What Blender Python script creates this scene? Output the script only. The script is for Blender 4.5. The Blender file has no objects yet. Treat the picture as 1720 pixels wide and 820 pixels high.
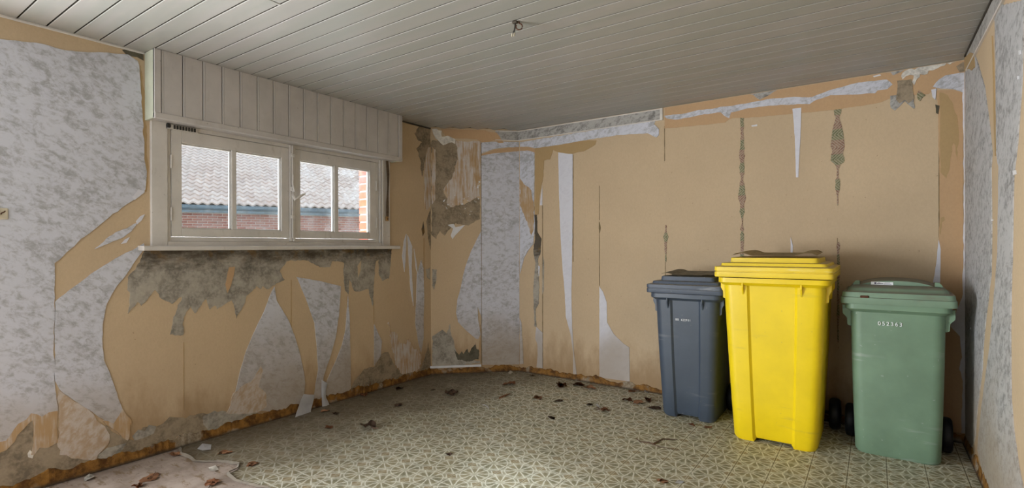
import bpy, bmesh, math, random
from mathutils import Vector, Matrix, noise as mnoise, geometry as mgeo

random.seed(7)
SC = bpy.context.scene
COL = SC.collection

# ------------------------------------------------------------------ camera
YAW = math.radians(35.0)
ROLL = 0.0035
FPX, PU, PV = 871.0, 860.0, 415.0
EYE = Vector((0.0, 0.0, 1.2))
cd = bpy.data.cameras.new('camera')
cam = bpy.data.objects.new('camera', cd)
COL.objects.link(cam)
cam.location = EYE
cam.rotation_mode = 'QUATERNION'
cam.rotation_quaternion = (Matrix.Rotation(YAW, 3, 'Z') @ Matrix.Rotation(math.pi / 2, 3, 'X') @ Matrix.Rotation(-ROLL, 3, 'Z')).to_quaternion()
cd.sensor_width = 36.0
cd.lens = FPX / 1720 * 36.0
cd.shift_y = 5.0 / 1720
cd.clip_start = 0.02
SC.camera = cam

# ------------------------------------------------------------------ light and exposure
SC.view_settings.view_transform = 'Standard'
SC.view_settings.look = 'None'
SC.view_settings.gamma = 1.0
SC.view_settings.use_curve_mapping = False
SC.view_settings.exposure = 0.28
w = bpy.data.worlds.new('overcast_sky')
SC.world = w
w.use_nodes = True
wb = w.node_tree.nodes['Background']
wb.inputs['Color'].default_value = (0.80, 0.90, 1.0, 1)
wb.inputs['Strength'].default_value = 1.6


def area(name, loc, direction, sx, sy, power, col):
    d = bpy.data.lights.new(name, 'AREA')
    d.shape = 'RECTANGLE'
    d.size, d.size_y = sx, sy
    d.energy = power
    d.color = col
    o = bpy.data.objects.new(name, d)
    COL.objects.link(o)
    o.location = loc
    o.rotation_mode = 'QUATERNION'
    o.rotation_quaternion = Vector(direction).to_track_quat('-Z', 'Y')
    return o


area('daylight_side_window', (-5.6, 4.35, 3.5), (1.0, -0.75, -0.62), 2.6, 2.0, 4200, (0.93, 0.97, 1.0))
area('daylight_side_door', (-3.95, -0.80, 1.0), (1.0, 1.2, -0.20), 1.3, 1.4, 215, (0.95, 0.98, 1.0))
area('rear_fill', (-1.75, -1.75, 1.25), (0.0, 1, 0.0), 2.6, 2.1, 12, (0.96, 0.98, 1.0))  # fill lamp added behind the viewer to brighten floor, back wall and bins

# ------------------------------------------------------------------ geometry of the room (metres, room axes)
XL, XR, YB, YR, H = -3.44, 0.446, 4.15, -1.62, 2.325
A = Vector((XL, 3.573, 0))
B = Vector((-2.825, YB, 0))
TD = (B - A).normalized()
ND = Vector((TD.y, -TD.x, 0))
WALL = {'L': (Vector((XL, 0, 0)), Vector((1, 0, 0)), Vector((0, 1, 0))),
        'D': (A, ND, TD),
        'B': (Vector((0, YB, 0)), Vector((0, -1, 0)), Vector((1, 0, 0))),
        'R': (Vector((XR, 0, 0)), Vector((-1, 0, 0)), Vector((0, 1, 0)))}
CY, SY = math.cos(YAW), math.sin(YAW)


def ray(u, v):
    du, dv = u - PU, v - PV
    x, z = du - ROLL * dv, -(dv + ROLL * du)
    return Vector((x * CY - FPX * SY, x * SY + FPX * CY, z))


def on_plane(u, v, p, n):
    r = ray(u, v)
    return EYE + r * ((p - EYE).dot(n) / r.dot(n))


def on_floor(u, v, z=0.0):
    return on_plane(u, v, Vector((0, 0, z)), Vector((0, 0, 1)))


def on_wall(k, u, v):
    return on_plane(u, v, WALL[k][0], WALL[k][1])


# ------------------------------------------------------------------ node helpers
def sock(nt, s, v):
    if isinstance(v, bpy.types.NodeSocket):
        nt.links.new(v, s)
    elif v is not None:
        if s.type == 'RGBA' and len(v) == 3:
            v = (*v, 1)
        s.default_value = v


class Mat:
    def __init__(self, name, rough=0.8, spec=0.3):
        self.m = bpy.data.materials.new(name)
        self.m.use_nodes = True
        self.nt = self.m.node_tree
        self.b = self.nt.nodes['Principled BSDF']
        self.b.inputs['Roughness'].default_value = rough
        self.b.inputs['Specular IOR Level'].default_value = spec
        self._pos = None

    def n(self, t, **props):
        k = self.nt.nodes.new('ShaderNode' + t)
        for a, b in props.items():
            setattr(k, a, b)
        return k

    def pos(self):
        if not self._pos:
            self._pos = self.n('NewGeometry').outputs['Position']
        return self._pos

    def obj(self):
        return self.n('TexCoord').outputs['Object']

    def scaled(self, vec, sx, sy, sz):
        k = self.n('Mapping')
        sock(self.nt, k.inputs['Vector'], vec)
        k.inputs['Scale'].default_value = (sx, sy, sz)
        return k.outputs[0]

    def rotated(self, vec, e):
        k = self.n('Mapping')
        sock(self.nt, k.inputs['Vector'], vec)
        k.inputs['Rotation'].default_value = e
        return k.outputs[0]

    def noise(self, vec, scale, detail=4, rough=0.55, dist=0.0):
        k = self.n('TexNoise')
        sock(self.nt, k.inputs['Vector'], vec)
        k.inputs['Scale'].default_value = scale
        k.inputs['Detail'].default_value = detail
        k.inputs['Roughness'].default_value = rough
        k.inputs['Distortion'].default_value = dist
        return k.outputs[0]

    def math(self, op, a, b=None, c=None, clamp=False):
        k = self.n('Math', operation=op, use_clamp=clamp)
        sock(self.nt, k.inputs[0], a)
        if b is not None:
            sock(self.nt, k.inputs[1], b)
        if c is not None:
            sock(self.nt, k.inputs[2], c)
        return k.outputs[0]

    def step(self, v, lo, hi, a=0.0, b=1.0):
        k = self.n('MapRange', interpolation_type='SMOOTHSTEP')
        sock(self.nt, k.inputs['Value'], v)
        k.inputs['From Min'].default_value = lo
        k.inputs['From Max'].default_value = hi
        k.inputs['To Min'].default_value = a
        k.inputs['To Max'].default_value = b
        return k.outputs[0]

    def mix(self, f, a, b, blend='MIX'):
        k = self.n('Mix', data_type='RGBA', blend_type=blend)
        sock(self.nt, k.inputs[0], f)
        sock(self.nt, k.inputs[6], a)
        sock(self.nt, k.inputs[7], b)
        return k.outputs[2]

    def xyz(self, vec):
        k = self.n('SeparateXYZ')
        sock(self.nt, k.inputs[0], vec)
        return k.outputs

    def comb(self, x, y, z):
        k = self.n('CombineXYZ')
        for i, v in enumerate((x, y, z)):
            sock(self.nt, k.inputs[i], v)
        return k.outputs[0]

    def bump(self, h, strength=0.3, dist=0.004):
        k = self.n('Bump')
        k.inputs['Strength'].default_value = strength
        k.inputs['Distance'].default_value = dist
        sock(self.nt, k.inputs['Height'], h)
        sock(self.nt, self.b.inputs['Normal'], k.outputs[0])

    def out(self, col, rough=None):
        sock(self.nt, self.b.inputs['Base Color'], col)
        if rough is not None:
            sock(self.nt, self.b.inputs['Roughness'], rough)
        return self.m


def scale_c(c, k):
    return tuple(min(1.0, x * k) for x in c)


def mat_simple(name, c, rough=0.7, var=0.12, scale=12.0, spec=0.3, bump=0.0, metal=0.0):
    m = Mat(name, rough, spec)
    f = m.noise(m.obj(), scale, 5, 0.6)
    m.b.inputs['Metallic'].default_value = metal
    if bump:
        m.bump(f, bump)
    return m.out(m.mix(m.step(f, 0.3, 0.7), scale_c(c, 1 - var), scale_c(c, 1 + var)))


def mat_tan(name, c, damp=True):
    m = Mat(name, 0.85, 0.2)
    p = m.pos()
    big = m.noise(p, 1.6, 4, 0.55)
    fine = m.noise(m.scaled(p, 90, 90, 60), 1.0, 3, 0.7)
    col = m.mix(m.step(big, 0.25, 0.75), scale_c(c, 0.93), scale_c(c, 1.05))
    col = m.mix(m.step(fine, 0.3, 0.7, 0, 0.22), col, scale_c(c, 0.72))
    if damp:
        z = m.xyz(p)[2]
        wob = m.noise(m.scaled(p, 3, 3, 1.2), 2.0, 5, 0.65)
        zz = m.math('ADD', z, m.math('MULTIPLY', wob, -0.75))
        f = m.step(zz, -0.34, 0.06, 0.75, 0.0)
        col = m.mix(f, col, (0.28, 0.175, 0.085))
        spots = m.noise(p, 55, 2, 0.5)
        col = m.mix(m.step(spots, 0.74, 0.78, 0, 0.5), col, (0.22, 0.15, 0.09))
    m.bump(fine, 0.12, 0.002)
    return m.out(col)


def mat_marble(name, base, blot, amount=0.75, tint=None):
    m = Mat(name, 0.7, 0.25)
    p = m.rotated(m.pos(), (0.5, 0.5, 0.0))
    p = m.scaled(p, 1.0, 1.0, 1.7)
    a = m.noise(p, 19, 6, 0.70, 0.5)
    b = m.noise(p, 44, 4, 0.7, 0.4)
    c = m.noise(p, 3.2, 3, 0.5)
    s = m.math('ADD', m.math('MULTIPLY', a, 0.72), m.math('MULTIPLY', b, 0.28))
    s = m.math('ADD', s, m.math('MULTIPLY', m.math('SUBTRACT', c, 0.5), 0.22))
    col = m.mix(m.step(s, 0.44, 0.64, 0, amount), base, blot)
    light = m.noise(p, 20, 5, 0.7)
    col = m.mix(m.step(light, 0.5, 0.75, 0, 0.35), col, scale_c(base, 1.15))
    dirt = m.noise(m.pos(), 2.2, 4, 0.6)
    z = m.xyz(m.pos())[2]
    low = m.step(m.math('ADD', z, m.math('MULTIPLY', dirt, -0.9)), -0.35, 0.30, 0.75, 0.0)
    col = m.mix(low, col, (0.33, 0.265, 0.19))
    m.bump(b, 0.08, 0.002)
    return m.out(col)


def mat_fibre(name, white, tan, sx=55, sz=5, bias=0.5, rot=0.0):
    m = Mat(name, 0.9, 0.15)
    p = m.rotated(m.pos(), (rot, rot, 0))
    f = m.noise(m.scaled(p, sx, sx, sz), 1.0, 5, 0.65, 0.3)
    g = m.noise(m.pos(), 9, 4, 0.6)
    s = m.math('ADD', m.math('MULTIPLY', f, 0.65), m.math('MULTIPLY', g, 0.35))
    col = m.mix(m.step(s, bias - 0.11, bias + 0.11), tan, white)
    m.bump(f, 0.25, 0.003)
    return m.out(col)


def mat_plaster(name, c, mould=True):
    m = Mat(name, 0.95, 0.1)
    p = m.pos()
    f = m.noise(p, 9, 7, 0.68)
    g = m.noise(p, 60, 4, 0.6)
    col = m.mix(m.step(f, 0.36, 0.62), scale_c(c, 0.68), scale_c(c, 1.25))
    col = m.mix(m.step(g, 0.42, 0.66, 0, 0.45), col, scale_c(c, 1.5))
    if mould:
        z = m.xyz(p)[2]
        n = m.noise(m.scaled(p, 3, 3, 7), 2.5, 7, 0.7)
        zz = m.math('ADD', z, m.math('MULTIPLY', n, 0.42))
        f2 = m.step(zz, 1.25, 1.42, 0, 0.85)
        col = m.mix(f2, col, (0.055, 0.042, 0.028))
        rust = m.noise(p, 14, 4, 0.6)
        f3 = m.math('MULTIPLY', m.step(rust, 0.5, 0.65), m.step(z, 1.08, 1.19))
        col = m.mix(m.math('MULTIPLY', f3, 0.7), col, (0.20, 0.12, 0.045))
    m.bump(f, 0.5, 0.006)
    return m.out(col)


def mat_ochre(name):
    m = Mat(name, 0.75, 0.3)
    p = m.pos()
    f = m.noise(p, 16, 6, 0.7)
    g = m.noise(p, 40, 5, 0.7)
    h = m.noise(p, 5, 4, 0.6)
    col = m.mix(m.step(f, 0.35, 0.65), (0.085, 0.034, 0.006), (0.27, 0.13, 0.025))
    col = m.mix(m.step(g, 0.6, 0.72, 0, 0.8), col, (0.06, 0.032, 0.012))
    col = m.mix(m.step(h, 0.53, 0.60, 0, 0.85), col, m.mix(m.step(g, 0.4, 0.6), (0.34, 0.29, 0.22), (0.20, 0.16, 0.11)))
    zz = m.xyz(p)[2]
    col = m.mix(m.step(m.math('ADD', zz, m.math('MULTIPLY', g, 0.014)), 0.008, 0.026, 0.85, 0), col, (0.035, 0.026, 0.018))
    m.bump(g, 0.6, 0.006)
    return m.out(col)


def mat_paint(name, c, dirt=(0.26, 0.23, 0.18), amt=0.45, rough=0.45, grain=True, spec=0.4):
    m = Mat(name, rough, spec)
    p = m.pos()
    f = m.noise(p, 5, 6, 0.65)
    col = m.mix(m.step(f, 0.3, 0.7), scale_c(c, 0.9), scale_c(c, 1.05))
    g = m.noise(m.scaled(p, 22, 22, 7), 1.0, 6, 0.7)
    col = m.mix(m.step(g, 0.56, 0.75, 0, amt), col, dirt)
    ch = m.noise(p, 48, 3, 0.5)
    col = m.mix(m.step(ch, 0.71, 0.76, 0, 0.5), col, scale_c(dirt, 0.5))
    m.bump(g, 0.15, 0.002)
    return m.out(col)


def mat_ceiling(name):
    m = Mat(name, 0.36, 0.5)
    p = m.pos()
    f = m.noise(m.scaled(p, 0.8, 9, 1), 1.2, 3, 0.5)
    g = m.noise(m.scaled(p, 6, 40, 1), 1.0, 5, 0.6)
    col = m.mix(m.step(f, 0.3, 0.7), (0.325, 0.325, 0.298), (0.365, 0.348, 0.33))
    col = m.mix(m.step(g, 0.5, 0.8, 0, 0.2), col, (0.40, 0.40, 0.33))
    m.bump(g, 0.05, 0.001)
    return m.out(col)


def mat_vinyl(name):
    P = 0.17
    m = Mat(name, 0.5, 0.35)
    p = m.pos()
    warp = m.noise(p, 30, 2, 0.5)
    x, y, z = m.xyz(p)
    wv = m.math('MULTIPLY', m.math('SUBTRACT', warp, 0.5), 0.10)
    qx = m.math('SUBTRACT', m.math('FRACT', m.math('ADD', m.math('DIVIDE', m.math('SUBTRACT', x, OX), P), 100.0)), 0.5)
    qy = m.math('SUBTRACT', m.math('FRACT', m.math('ADD', m.math('DIVIDE', m.math('SUBTRACT', y, OY), P), 100.0)), 0.5)
    sx = m.math('ADD', qx, wv)
    sy = m.math('SUBTRACT', qy, wv)
    r = m.math('SQRT', m.math('ADD', m.math('MULTIPLY', sx, sx), m.math('MULTIPLY', sy, sy)))
    ang = m.math('ARCTAN2', sy, sx)

    def petals(cnt, off, r0, r1, width, jit=0.0):
        k = m.math('FRACT', m.math('ADD', m.math('MULTIPLY', ang, cnt / (2 * math.pi)), 10.0 + off))
        d = m.math('MULTIPLY', m.math('ABSOLUTE', m.math('SUBTRACT', k, 0.5)), m.math('MULTIPLY', r, 2 * math.pi / cnt))
        t = m.math('DIVIDE', m.math('SUBTRACT', r, r0), r1 - r0, clamp=True)
        ww = m.math('MULTIPLY', m.math('SINE', m.math('MULTIPLY', m.math('POWER', t, 1.25), math.pi)), width)
        return m.step(m.math('SUBTRACT', ww, d), 0.0, 0.022)

    pet = petals(10, 0.0, 0.07, 0.45, 0.080)
    small = petals(10, 0.0, 0.20, 0.62, 0.12)
    kk = m.math('FRACT', m.math('ADD', m.math('MULTIPLY', ang, 10 / (2 * math.pi)), 10.0))
    kd = m.math('MULTIPLY', m.math('SUBTRACT', 0.5, m.math('ABSOLUTE', m.math('SUBTRACT', kk, 0.5))), m.math('MULTIPLY', r, 2 * math.pi / 10))
    line = m.math('MULTIPLY', m.step(kd, 0.010, 0.024, 1, 0), m.step(r, 0.07, 0.12))
    line = m.math('MAXIMUM', line, m.math('MULTIPLY', m.step(m.math('ABSOLUTE', m.math('SUBTRACT', r, 0.455)), 0.010, 0.022, 1, 0), 0.9))
    ax, ay = m.math('ABSOLUTE', sx), m.math('ABSOLUTE', sy)
    dia = m.math('ADD', ax, ay)
    cell = m.step(dia, 0.81, 0.835)
    ring = m.math('MULTIPLY', m.step(dia, 0.755, 0.77), m.step(dia, 0.79, 0.805, 1, 0))
    line = m.math('MULTIPLY', m.math('MAXIMUM', line, ring), m.step(dia, 0.80, 0.82, 1, 0))
    eye = m.step(r, 0.03, 0.05, 1, 0)
    hue = m.noise(p, 11, 3, 0.6)
    olive = m.mix(m.step(hue, 0.35, 0.65), (0.175, 0.165, 0.095), (0.27, 0.23, 0.13))
    cream = m.mix(m.step(m.noise(p, 4, 3, 0.5), 0.3, 0.7), (0.60, 0.575, 0.44), (0.68, 0.665, 0.56))
    mid = m.mix(0.5, olive, cream)
    fine = m.noise(p, 140, 4, 0.7)
    mott = m.step(fine, 0.42, 0.62)
    paler = m.mix(0.62, olive, cream)
    col = m.mix(m.math('MULTIPLY', mott, 0.55), paler, mid)
    col = m.mix(m.math('MULTIPLY', small, 0.55), col, olive)
    col = m.mix(m.math('MULTIPLY', pet, m.step(fine, 0.3, 0.6, 0.45, 0.95)), col, olive)
    col = m.mix(eye, col, mid)
    col = m.mix(line, col, scale_c((0.66, 0.65, 0.56), 1.0))
    cellc = m.mix(m.step(hue, 0.4, 0.6), (0.25, 0.185, 0.09), (0.30, 0.24, 0.13))
    col = m.mix(m.math('MULTIPLY', cell, 0.9), col, cellc)
    # pressed tile joints
    ex = m.math('SUBTRACT', 0.5, m.math('ABSOLUTE', qx))
    jx = m.step(ex, 0.008, 0.016, 1, 0)
    jl = m.math('MULTIPLY', m.step(ex, 0.016, 0.024, 0, 1), m.step(ex, 0.036, 0.046, 1, 0))
    ey = m.math('SUBTRACT', 0.5, m.math('ABSOLUTE', qy))
    jy = m.step(ey, 0.006, 0.014, 0.6, 0)
    jn = m.step(m.math('ADD', m.noise(p, 3, 2, 0.5), m.math('MULTIPLY', x, 0.10)), 0.22, 0.48, 0.15, 1)
    col = m.mix(m.math('MULTIPLY', jl, 0.6), col, cream)
    j = m.math('MULTIPLY', m.math('MAXIMUM', jx, m.math('MULTIPLY', jy, 0.6)), jn)
    col = m.mix(m.math('MULTIPLY', j, 0.75), col, (0.09, 0.075, 0.04))
    # tread-in dirt, with shade by the window wall and far corner painted in
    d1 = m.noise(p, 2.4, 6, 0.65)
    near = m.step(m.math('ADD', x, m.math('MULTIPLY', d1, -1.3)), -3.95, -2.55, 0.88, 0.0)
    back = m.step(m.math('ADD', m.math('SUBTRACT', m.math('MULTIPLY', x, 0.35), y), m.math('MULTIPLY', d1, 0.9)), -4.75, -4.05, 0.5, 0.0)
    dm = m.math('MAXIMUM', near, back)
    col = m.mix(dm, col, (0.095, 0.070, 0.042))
    d2 = m.noise(p, 9, 6, 0.7)
    col = m.mix(m.step(d2, 0.55, 0.75, 0, 0.5), col, (0.15, 0.125, 0.08))
    m.bump(m.math('ADD', m.math('MULTIPLY', fine, 0.3), m.math('MULTIPLY', j, -1.0)), 0.25, 0.002)
    return m.out(col, m.step(d2, 0.3, 0.7, 0.42, 0.7))


def mat_concrete(name):
    m = Mat(name, 0.9, 0.2)
    p = m.pos()
    f = m.noise(p, 6, 7, 0.65)
    g = m.noise(m.rotated(m.scaled(p, 8, 26, 1), (0, 0, 0.5)), 1.0, 6, 0.7)
    col = m.mix(m.step(f, 0.3, 0.7), (0.20, 0.155, 0.125), (0.33, 0.27, 0.23))
    col = m.mix(m.step(g, 0.52, 0.64, 0, 0.75), col, (0.15, 0.095, 0.045))
    h = m.noise(p, 60, 3, 0.6)
    col = m.mix(m.step(h, 0.66, 0.72, 0, 0.7), col, (0.10, 0.07, 0.04))
    m.bump(f, 0.5, 0.006)
    return m.out(col)


def mat_plastic(name, c, scuff, rough=0.42, amt=0.35, dust=None, fade=0.12):
    m = Mat(name, rough, 0.5)
    p = m.obj()
    f = m.noise(p, 4, 4, 0.6)
    col = m.mix(m.step(f, 0.3, 0.7), scale_c(c, 1 - fade), scale_c(c, 1 + fade))
    s = m.noise(m.scaled(p, 3.5, 3.5, 28), 1.0, 5, 0.65)
    g = m.noise(p, 3.3, 3, 0.5)
    k = m.math('MULTIPLY', m.step(s, 0.56, 0.70), m.step(g, 0.45, 0.62, 0, amt))
    col = m.mix(k, col, scuff)
    sp = m.noise(p, 46, 2, 0.5)
    col = m.mix(m.step(sp, 0.72, 0.77, 0, amt), col, scuff)
    if dust:
        nz = m.xyz(m.n('NewGeometry').outputs['Normal'])[2]
        dn = m.noise(p, 14, 5, 0.65)
        col = m.mix(m.math('MULTIPLY', m.step(nz, 0.75, 0.95), m.step(dn, 0.25, 0.55, 0.55, 0.95)), col, dust)
    m.bump(m.noise(p, 300, 2, 0.5), 0.06, 0.001)
    return m.out(col)


def mat_pattern(name):
    m = Mat(name, 0.9, 0.15)
    p = m.pos()
    x, y, z = m.xyz(p)
    tz = m.math('FRACT', m.math('MULTIPLY', z, 1 / 0.17))
    wx = m.math('FRACT', m.math('ADD', m.math('MULTIPLY', x, 1 / 0.17), 0.40))
    zz = m.math('ABSOLUTE', m.math('SUBTRACT', tz, 0.5))
    xx = m.math('ABSOLUTE', m.math('SUBTRACT', wx, 0.5))
    d = m.math('ADD', zz, xx)
    stripes = m.math('FRACT', m.math('MULTIPLY', d, 9))
    n = m.noise(p, 70, 3, 0.6)
    green = m.mix(m.step(n, 0.4, 0.6), (0.15, 0.155, 0.085), (0.24, 0.225, 0.13))
    red = m.mix(m.step(n, 0.4, 0.6), (0.24, 0.135, 0.10), (0.34, 0.22, 0.16))
    col = m.mix(m.step(zz, 0.20, 0.23), green, red)
    col = m.mix(m.math('MULTIPLY', m.step(stripes, 0.66, 0.72), 0.8), col, (0.40, 0.36, 0.28))
    return m.out(col)


def mat_glass(name):
    m = bpy.data.materials.new(name)
    m.use_nodes = True
    nt = m.node_tree
    nt.nodes.clear()
    o = nt.nodes.new('ShaderNodeOutputMaterial')
    t = nt.nodes.new('ShaderNodeBsdfTransparent')
    t.inputs[0].default_value = (0.95, 0.97, 0.97, 1)
    g = nt.nodes.new('ShaderNodeBsdfGlossy')
    g.inputs['Roughness'].default_value = 0.03
    d = nt.nodes.new('ShaderNodeBsdfDiffuse')
    d.inputs[0].default_value = (0.8, 0.85, 0.9, 1)
    fr = nt.nodes.new('ShaderNodeFresnel')
    fr.inputs[0].default_value = 1.45
    mx = nt.nodes.new('ShaderNodeMixShader')
    nt.links.new(fr.outputs[0], mx.inputs[0])
    nt.links.new(t.outputs[0], mx.inputs[1])
    nt.links.new(g.outputs[0], mx.inputs[2])
    n = nt.nodes.new('ShaderNodeTexNoise')
    n.inputs['Scale'].default_value = 9
    n.inputs['Detail'].default_value = 6
    tc = nt.nodes.new('ShaderNodeNewGeometry')
    nt.links.new(tc.outputs['Position'], n.inputs['Vector'])
    mr = nt.nodes.new('ShaderNodeMapRange')
    mr.inputs['From Min'].default_value = 0.45
    mr.inputs['From Max'].default_value = 0.8
    mr.inputs['To Min'].default_value = 0.03
    mr.inputs['To Max'].default_value = 0.22
    nt.links.new(n.outputs[0], mr.inputs[0])
    mx2 = nt.nodes.new('ShaderNodeMixShader')
    nt.links.new(mr.outputs[0], mx2.inputs[0])
    nt.links.new(mx.outputs[0], mx2.inputs[1])
    nt.links.new(d.outputs[0], mx2.inputs[2])
    nt.links.new(mx2.outputs[0], o.inputs[0])
    return m


# vinyl lattice phase from a brown cell seen in the photograph
_c = on_floor(793, 781)
OX, OY = _c.x, _c.y

WHITE = (0.565, 0.575, 0.64)
TAN = (0.545, 0.418, 0.278)
M = {
    'tan': mat_tan('tan_backing_paper', TAN),
    'tan_dark': mat_tan('darker_backing_paper', (0.42, 0.29, 0.145)),
    'tan_orange': mat_tan('orange_backing_paper', (0.51, 0.335, 0.19), False),
    'marble': mat_marble('marbled_wallpaper', WHITE, (0.25, 0.245, 0.24), 0.66),
    'marble_pale': mat_marble('pale_wallpaper', (0.64, 0.64, 0.70), (0.5, 0.49, 0.55), 0.35),
    'marble_dark': mat_marble('grey_border_paper', (0.40, 0.385, 0.365), (0.15, 0.145, 0.135), 0.9),
    'marble_right': mat_marble('grey_marbled_wallpaper', (0.46, 0.455, 0.46), (0.19, 0.185, 0.18), 0.85),
    'white_back': mat_simple('white_paper_back', (0.66, 0.66, 0.68), 0.85, 0.06),
    'fibre': mat_fibre('torn_fibrous_paper', (0.56, 0.53, 0.51), (0.44, 0.30, 0.175)),
    'fibre_tan': mat_fibre('torn_tan_fibres', (0.52, 0.46, 0.40), (0.42, 0.28, 0.15), bias=0.56),
    'fibre_fan': mat_fibre('torn_fanned_fibres', (0.52, 0.46, 0.41), (0.43, 0.32, 0.22), 40, 9, 0.5, 0.6),
    'plaster': mat_plaster('bare_grey_plaster', (0.305, 0.28, 0.24)),
    'plaster_dark': mat_plaster('dark_damp_plaster', (0.10, 0.09, 0.065), False),
    'plaster_brown': mat_plaster('brown_damp_plaster', (0.255, 0.205, 0.145), False),
    'plaster_white': mat_plaster('crumbling_white_plaster', (0.58, 0.55, 0.50), False),
    'ochre': mat_ochre('flaking_ochre_paint'),
    'paint': mat_paint('dirty_white_gloss', (0.60, 0.57, 0.54), amt=0.4),
    'paint_box': mat_paint('dirty_white_boards', (0.50, 0.47, 0.455), (0.33, 0.28, 0.23), 0.35),
    'paint_side': mat_paint('greenish_white_gloss', (0.56, 0.585, 0.47), amt=0.25),
    'bead': mat_simple('white_bead', (0.62, 0.58, 0.53), 0.6, 0.08),
    'ceiling': mat_ceiling('painted_ceiling_planks'),
    'gap': mat_simple('dark_gap', (0.06, 0.05, 0.038), 0.9, 0.2),
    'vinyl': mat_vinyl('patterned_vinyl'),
    'vinyl_edge': mat_simple('torn_vinyl_edge', (0.17, 0.145, 0.115), 0.8, 0.2),
    'concrete': mat_concrete('stained_screed'),
    'pattern': mat_pattern('old_patterned_paper'),
    'seam': mat_simple('open_paper_seam', (0.17, 0.125, 0.065), 0.9, 0.3),
    'glass': mat_glass('dusty_glass'),
    'yellow': mat_plastic('yellow_plastic', (0.80, 0.59, 0.004), (0.55, 0.42, 0.05), 0.42, 0.5, (0.40, 0.31, 0.14), 0.05),
    'yellow_faded': mat_plastic('sunbleached_yellow_plastic', (0.80, 0.59, 0.035), (0.80, 0.66, 0.25), 0.5, 0.9, (0.38, 0.27, 0.08), 0.08),
    'gray': mat_plastic('slate_plastic', (0.047, 0.064, 0.092), (0.20, 0.215, 0.24), 0.45, 0.45, (0.16, 0.15, 0.135)),
    'gray_lid': mat_plastic('scratched_slate_plastic', (0.065, 0.082, 0.115), (0.30, 0.32, 0.36), 0.5, 0.9, (0.19, 0.18, 0.155)),
    'green': mat_plastic('faded_green_plastic', (0.15, 0.24, 0.16), (0.28, 0.34, 0.29), 0.5, 0.8, (0.15, 0.14, 0.105)),
    'green_lid': mat_plastic('grimy_green_plastic', (0.165, 0.25, 0.175), (0.16, 0.14, 0.10), 0.55, 0.9, (0.135, 0.125, 0.095)),
    'dusty': mat_simple('dust_caked_plastic', (0.62, 0.50, 0.28), 0.9, 0.25, 20),
    'dusty_gray': mat_simple('dust_caked_slate', (0.40, 0.36, 0.28), 0.9, 0.25, 20),
    'rubber': mat_simple('black_rubber', (0.008, 0.009, 0.013), 0.5, 0.3, 30),
    'ink': mat_simple('white_print', (0.78, 0.80, 0.82), 0.6, 0.05),
    'dark_ink': mat_simple('dark_print', (0.12, 0.11, 0.16), 0.6, 0.05),
    'leaf': mat_simple('dry_brown_leaf', (0.19, 0.078, 0.036), 0.8, 0.4, 40),
    'leaf_light': mat_simple('dry_orange_leaf', (0.33, 0.165, 0.085), 0.8, 0.35, 40),
    'leaf_dark': mat_simple('rotten_dark_leaf', (0.085, 0.050, 0.032), 0.8, 0.4, 40),
    'twig': mat_simple('dry_twig', (0.10, 0.06, 0.04), 0.9, 0.3, 60),
    'rust': mat_simple('rusty_iron', (0.085, 0.035, 0.018), 0.7, 0.4, 80),
    'wire': mat_simple('black_cable', (0.03, 0.028, 0.026), 0.6, 0.3, 60),
    'ivory': mat_simple('ivory_plastic', (0.55, 0.49, 0.38), 0.5, 0.1),
    'strap': mat_simple('brown_webbing', (0.17, 0.12, 0.08), 0.9, 0.3, 60),
    'strap_faded': mat_simple('brass_clip', (0.30, 0.17, 0.06), 0.5, 0.3, 60),
    'zinc': mat_simple('blue_grey_zinc', (0.135, 0.20, 0.26), 0.4, 0.2, 8, metal=0.3),
    'mortar': mat_simple('pale_mortar', (0.52, 0.49, 0.46), 0.95, 0.1, 20),
    'earth': mat_simple('yard_paving', (0.25, 0.24, 0.22), 0.95, 0.2, 3),
}


def mat_per_object(name, a, b, c, rough=0.9):
    m = Mat(name, rough, 0.2)
    r = m.n('ObjectInfo').outputs['Random']
    f = m.noise(m.obj(), 9, 5, 0.65)
    col = m.mix(r, a, b)
    col = m.mix(m.step(f, 0.45, 0.7, 0, 0.5), col, c)
    m.bump(f, 0.3, 0.004)
    return m.out(col)


M['brick'] = mat_per_object('weathered_red_brick', (0.30, 0.115, 0.085), (0.40, 0.20, 0.16), (0.20, 0.09, 0.08))
M['brick_pier'] = mat_per_object('red_brick', (0.47, 0.12, 0.06), (0.40, 0.10, 0.09), (0.52, 0.22, 0.13))
M['tile'] = mat_per_object('weathered_clay_tile', (0.50, 0.40, 0.36), (0.62, 0.53, 0.49), (0.46, 0.40, 0.37))


# ------------------------------------------------------------------ mesh helpers
def link(name, me, mats, parent=None):
    o = bpy.data.objects.new(name, me)
    COL.objects.link(o)
    if mats:
        for k in (mats if isinstance(mats, (list, tuple)) else [mats]):
            me.materials.append(M[k] if isinstance(k, str) else k)
    if parent:
        o.parent = parent
    return o


def finish(name, bm, mats, parent=None, smooth=None, normals=True):
    if normals:
        bmesh.ops.recalc_face_normals(bm, faces=bm.faces)
    me = bpy.data.meshes.new(name)
    bm.to_mesh(me)
    bm.free()
    if smooth is not None:
        me.polygons.foreach_set('use_smooth', [True] * len(me.polygons))
        me.set_sharp_from_angle(angle=math.radians(smooth))
    return link(name, me, mats, parent)


def empty(name, loc=(0, 0, 0), rz=0.0, parent=None):
    o = bpy.data.objects.new(name, None)
    COL.objects.link(o)
    o.location = loc
    o.rotation_euler = (0, 0, rz)
    o.empty_display_size = 0.1
    if parent:
        o.parent = parent
    return o


def tag(o, label, cat=None, group=None, kind=None):
    if label:
        o['label'] = label
    if cat:
        o['category'] = cat
    if group:
        o['group'] = group
    if kind:
        o['kind'] = kind
    return o


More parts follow.
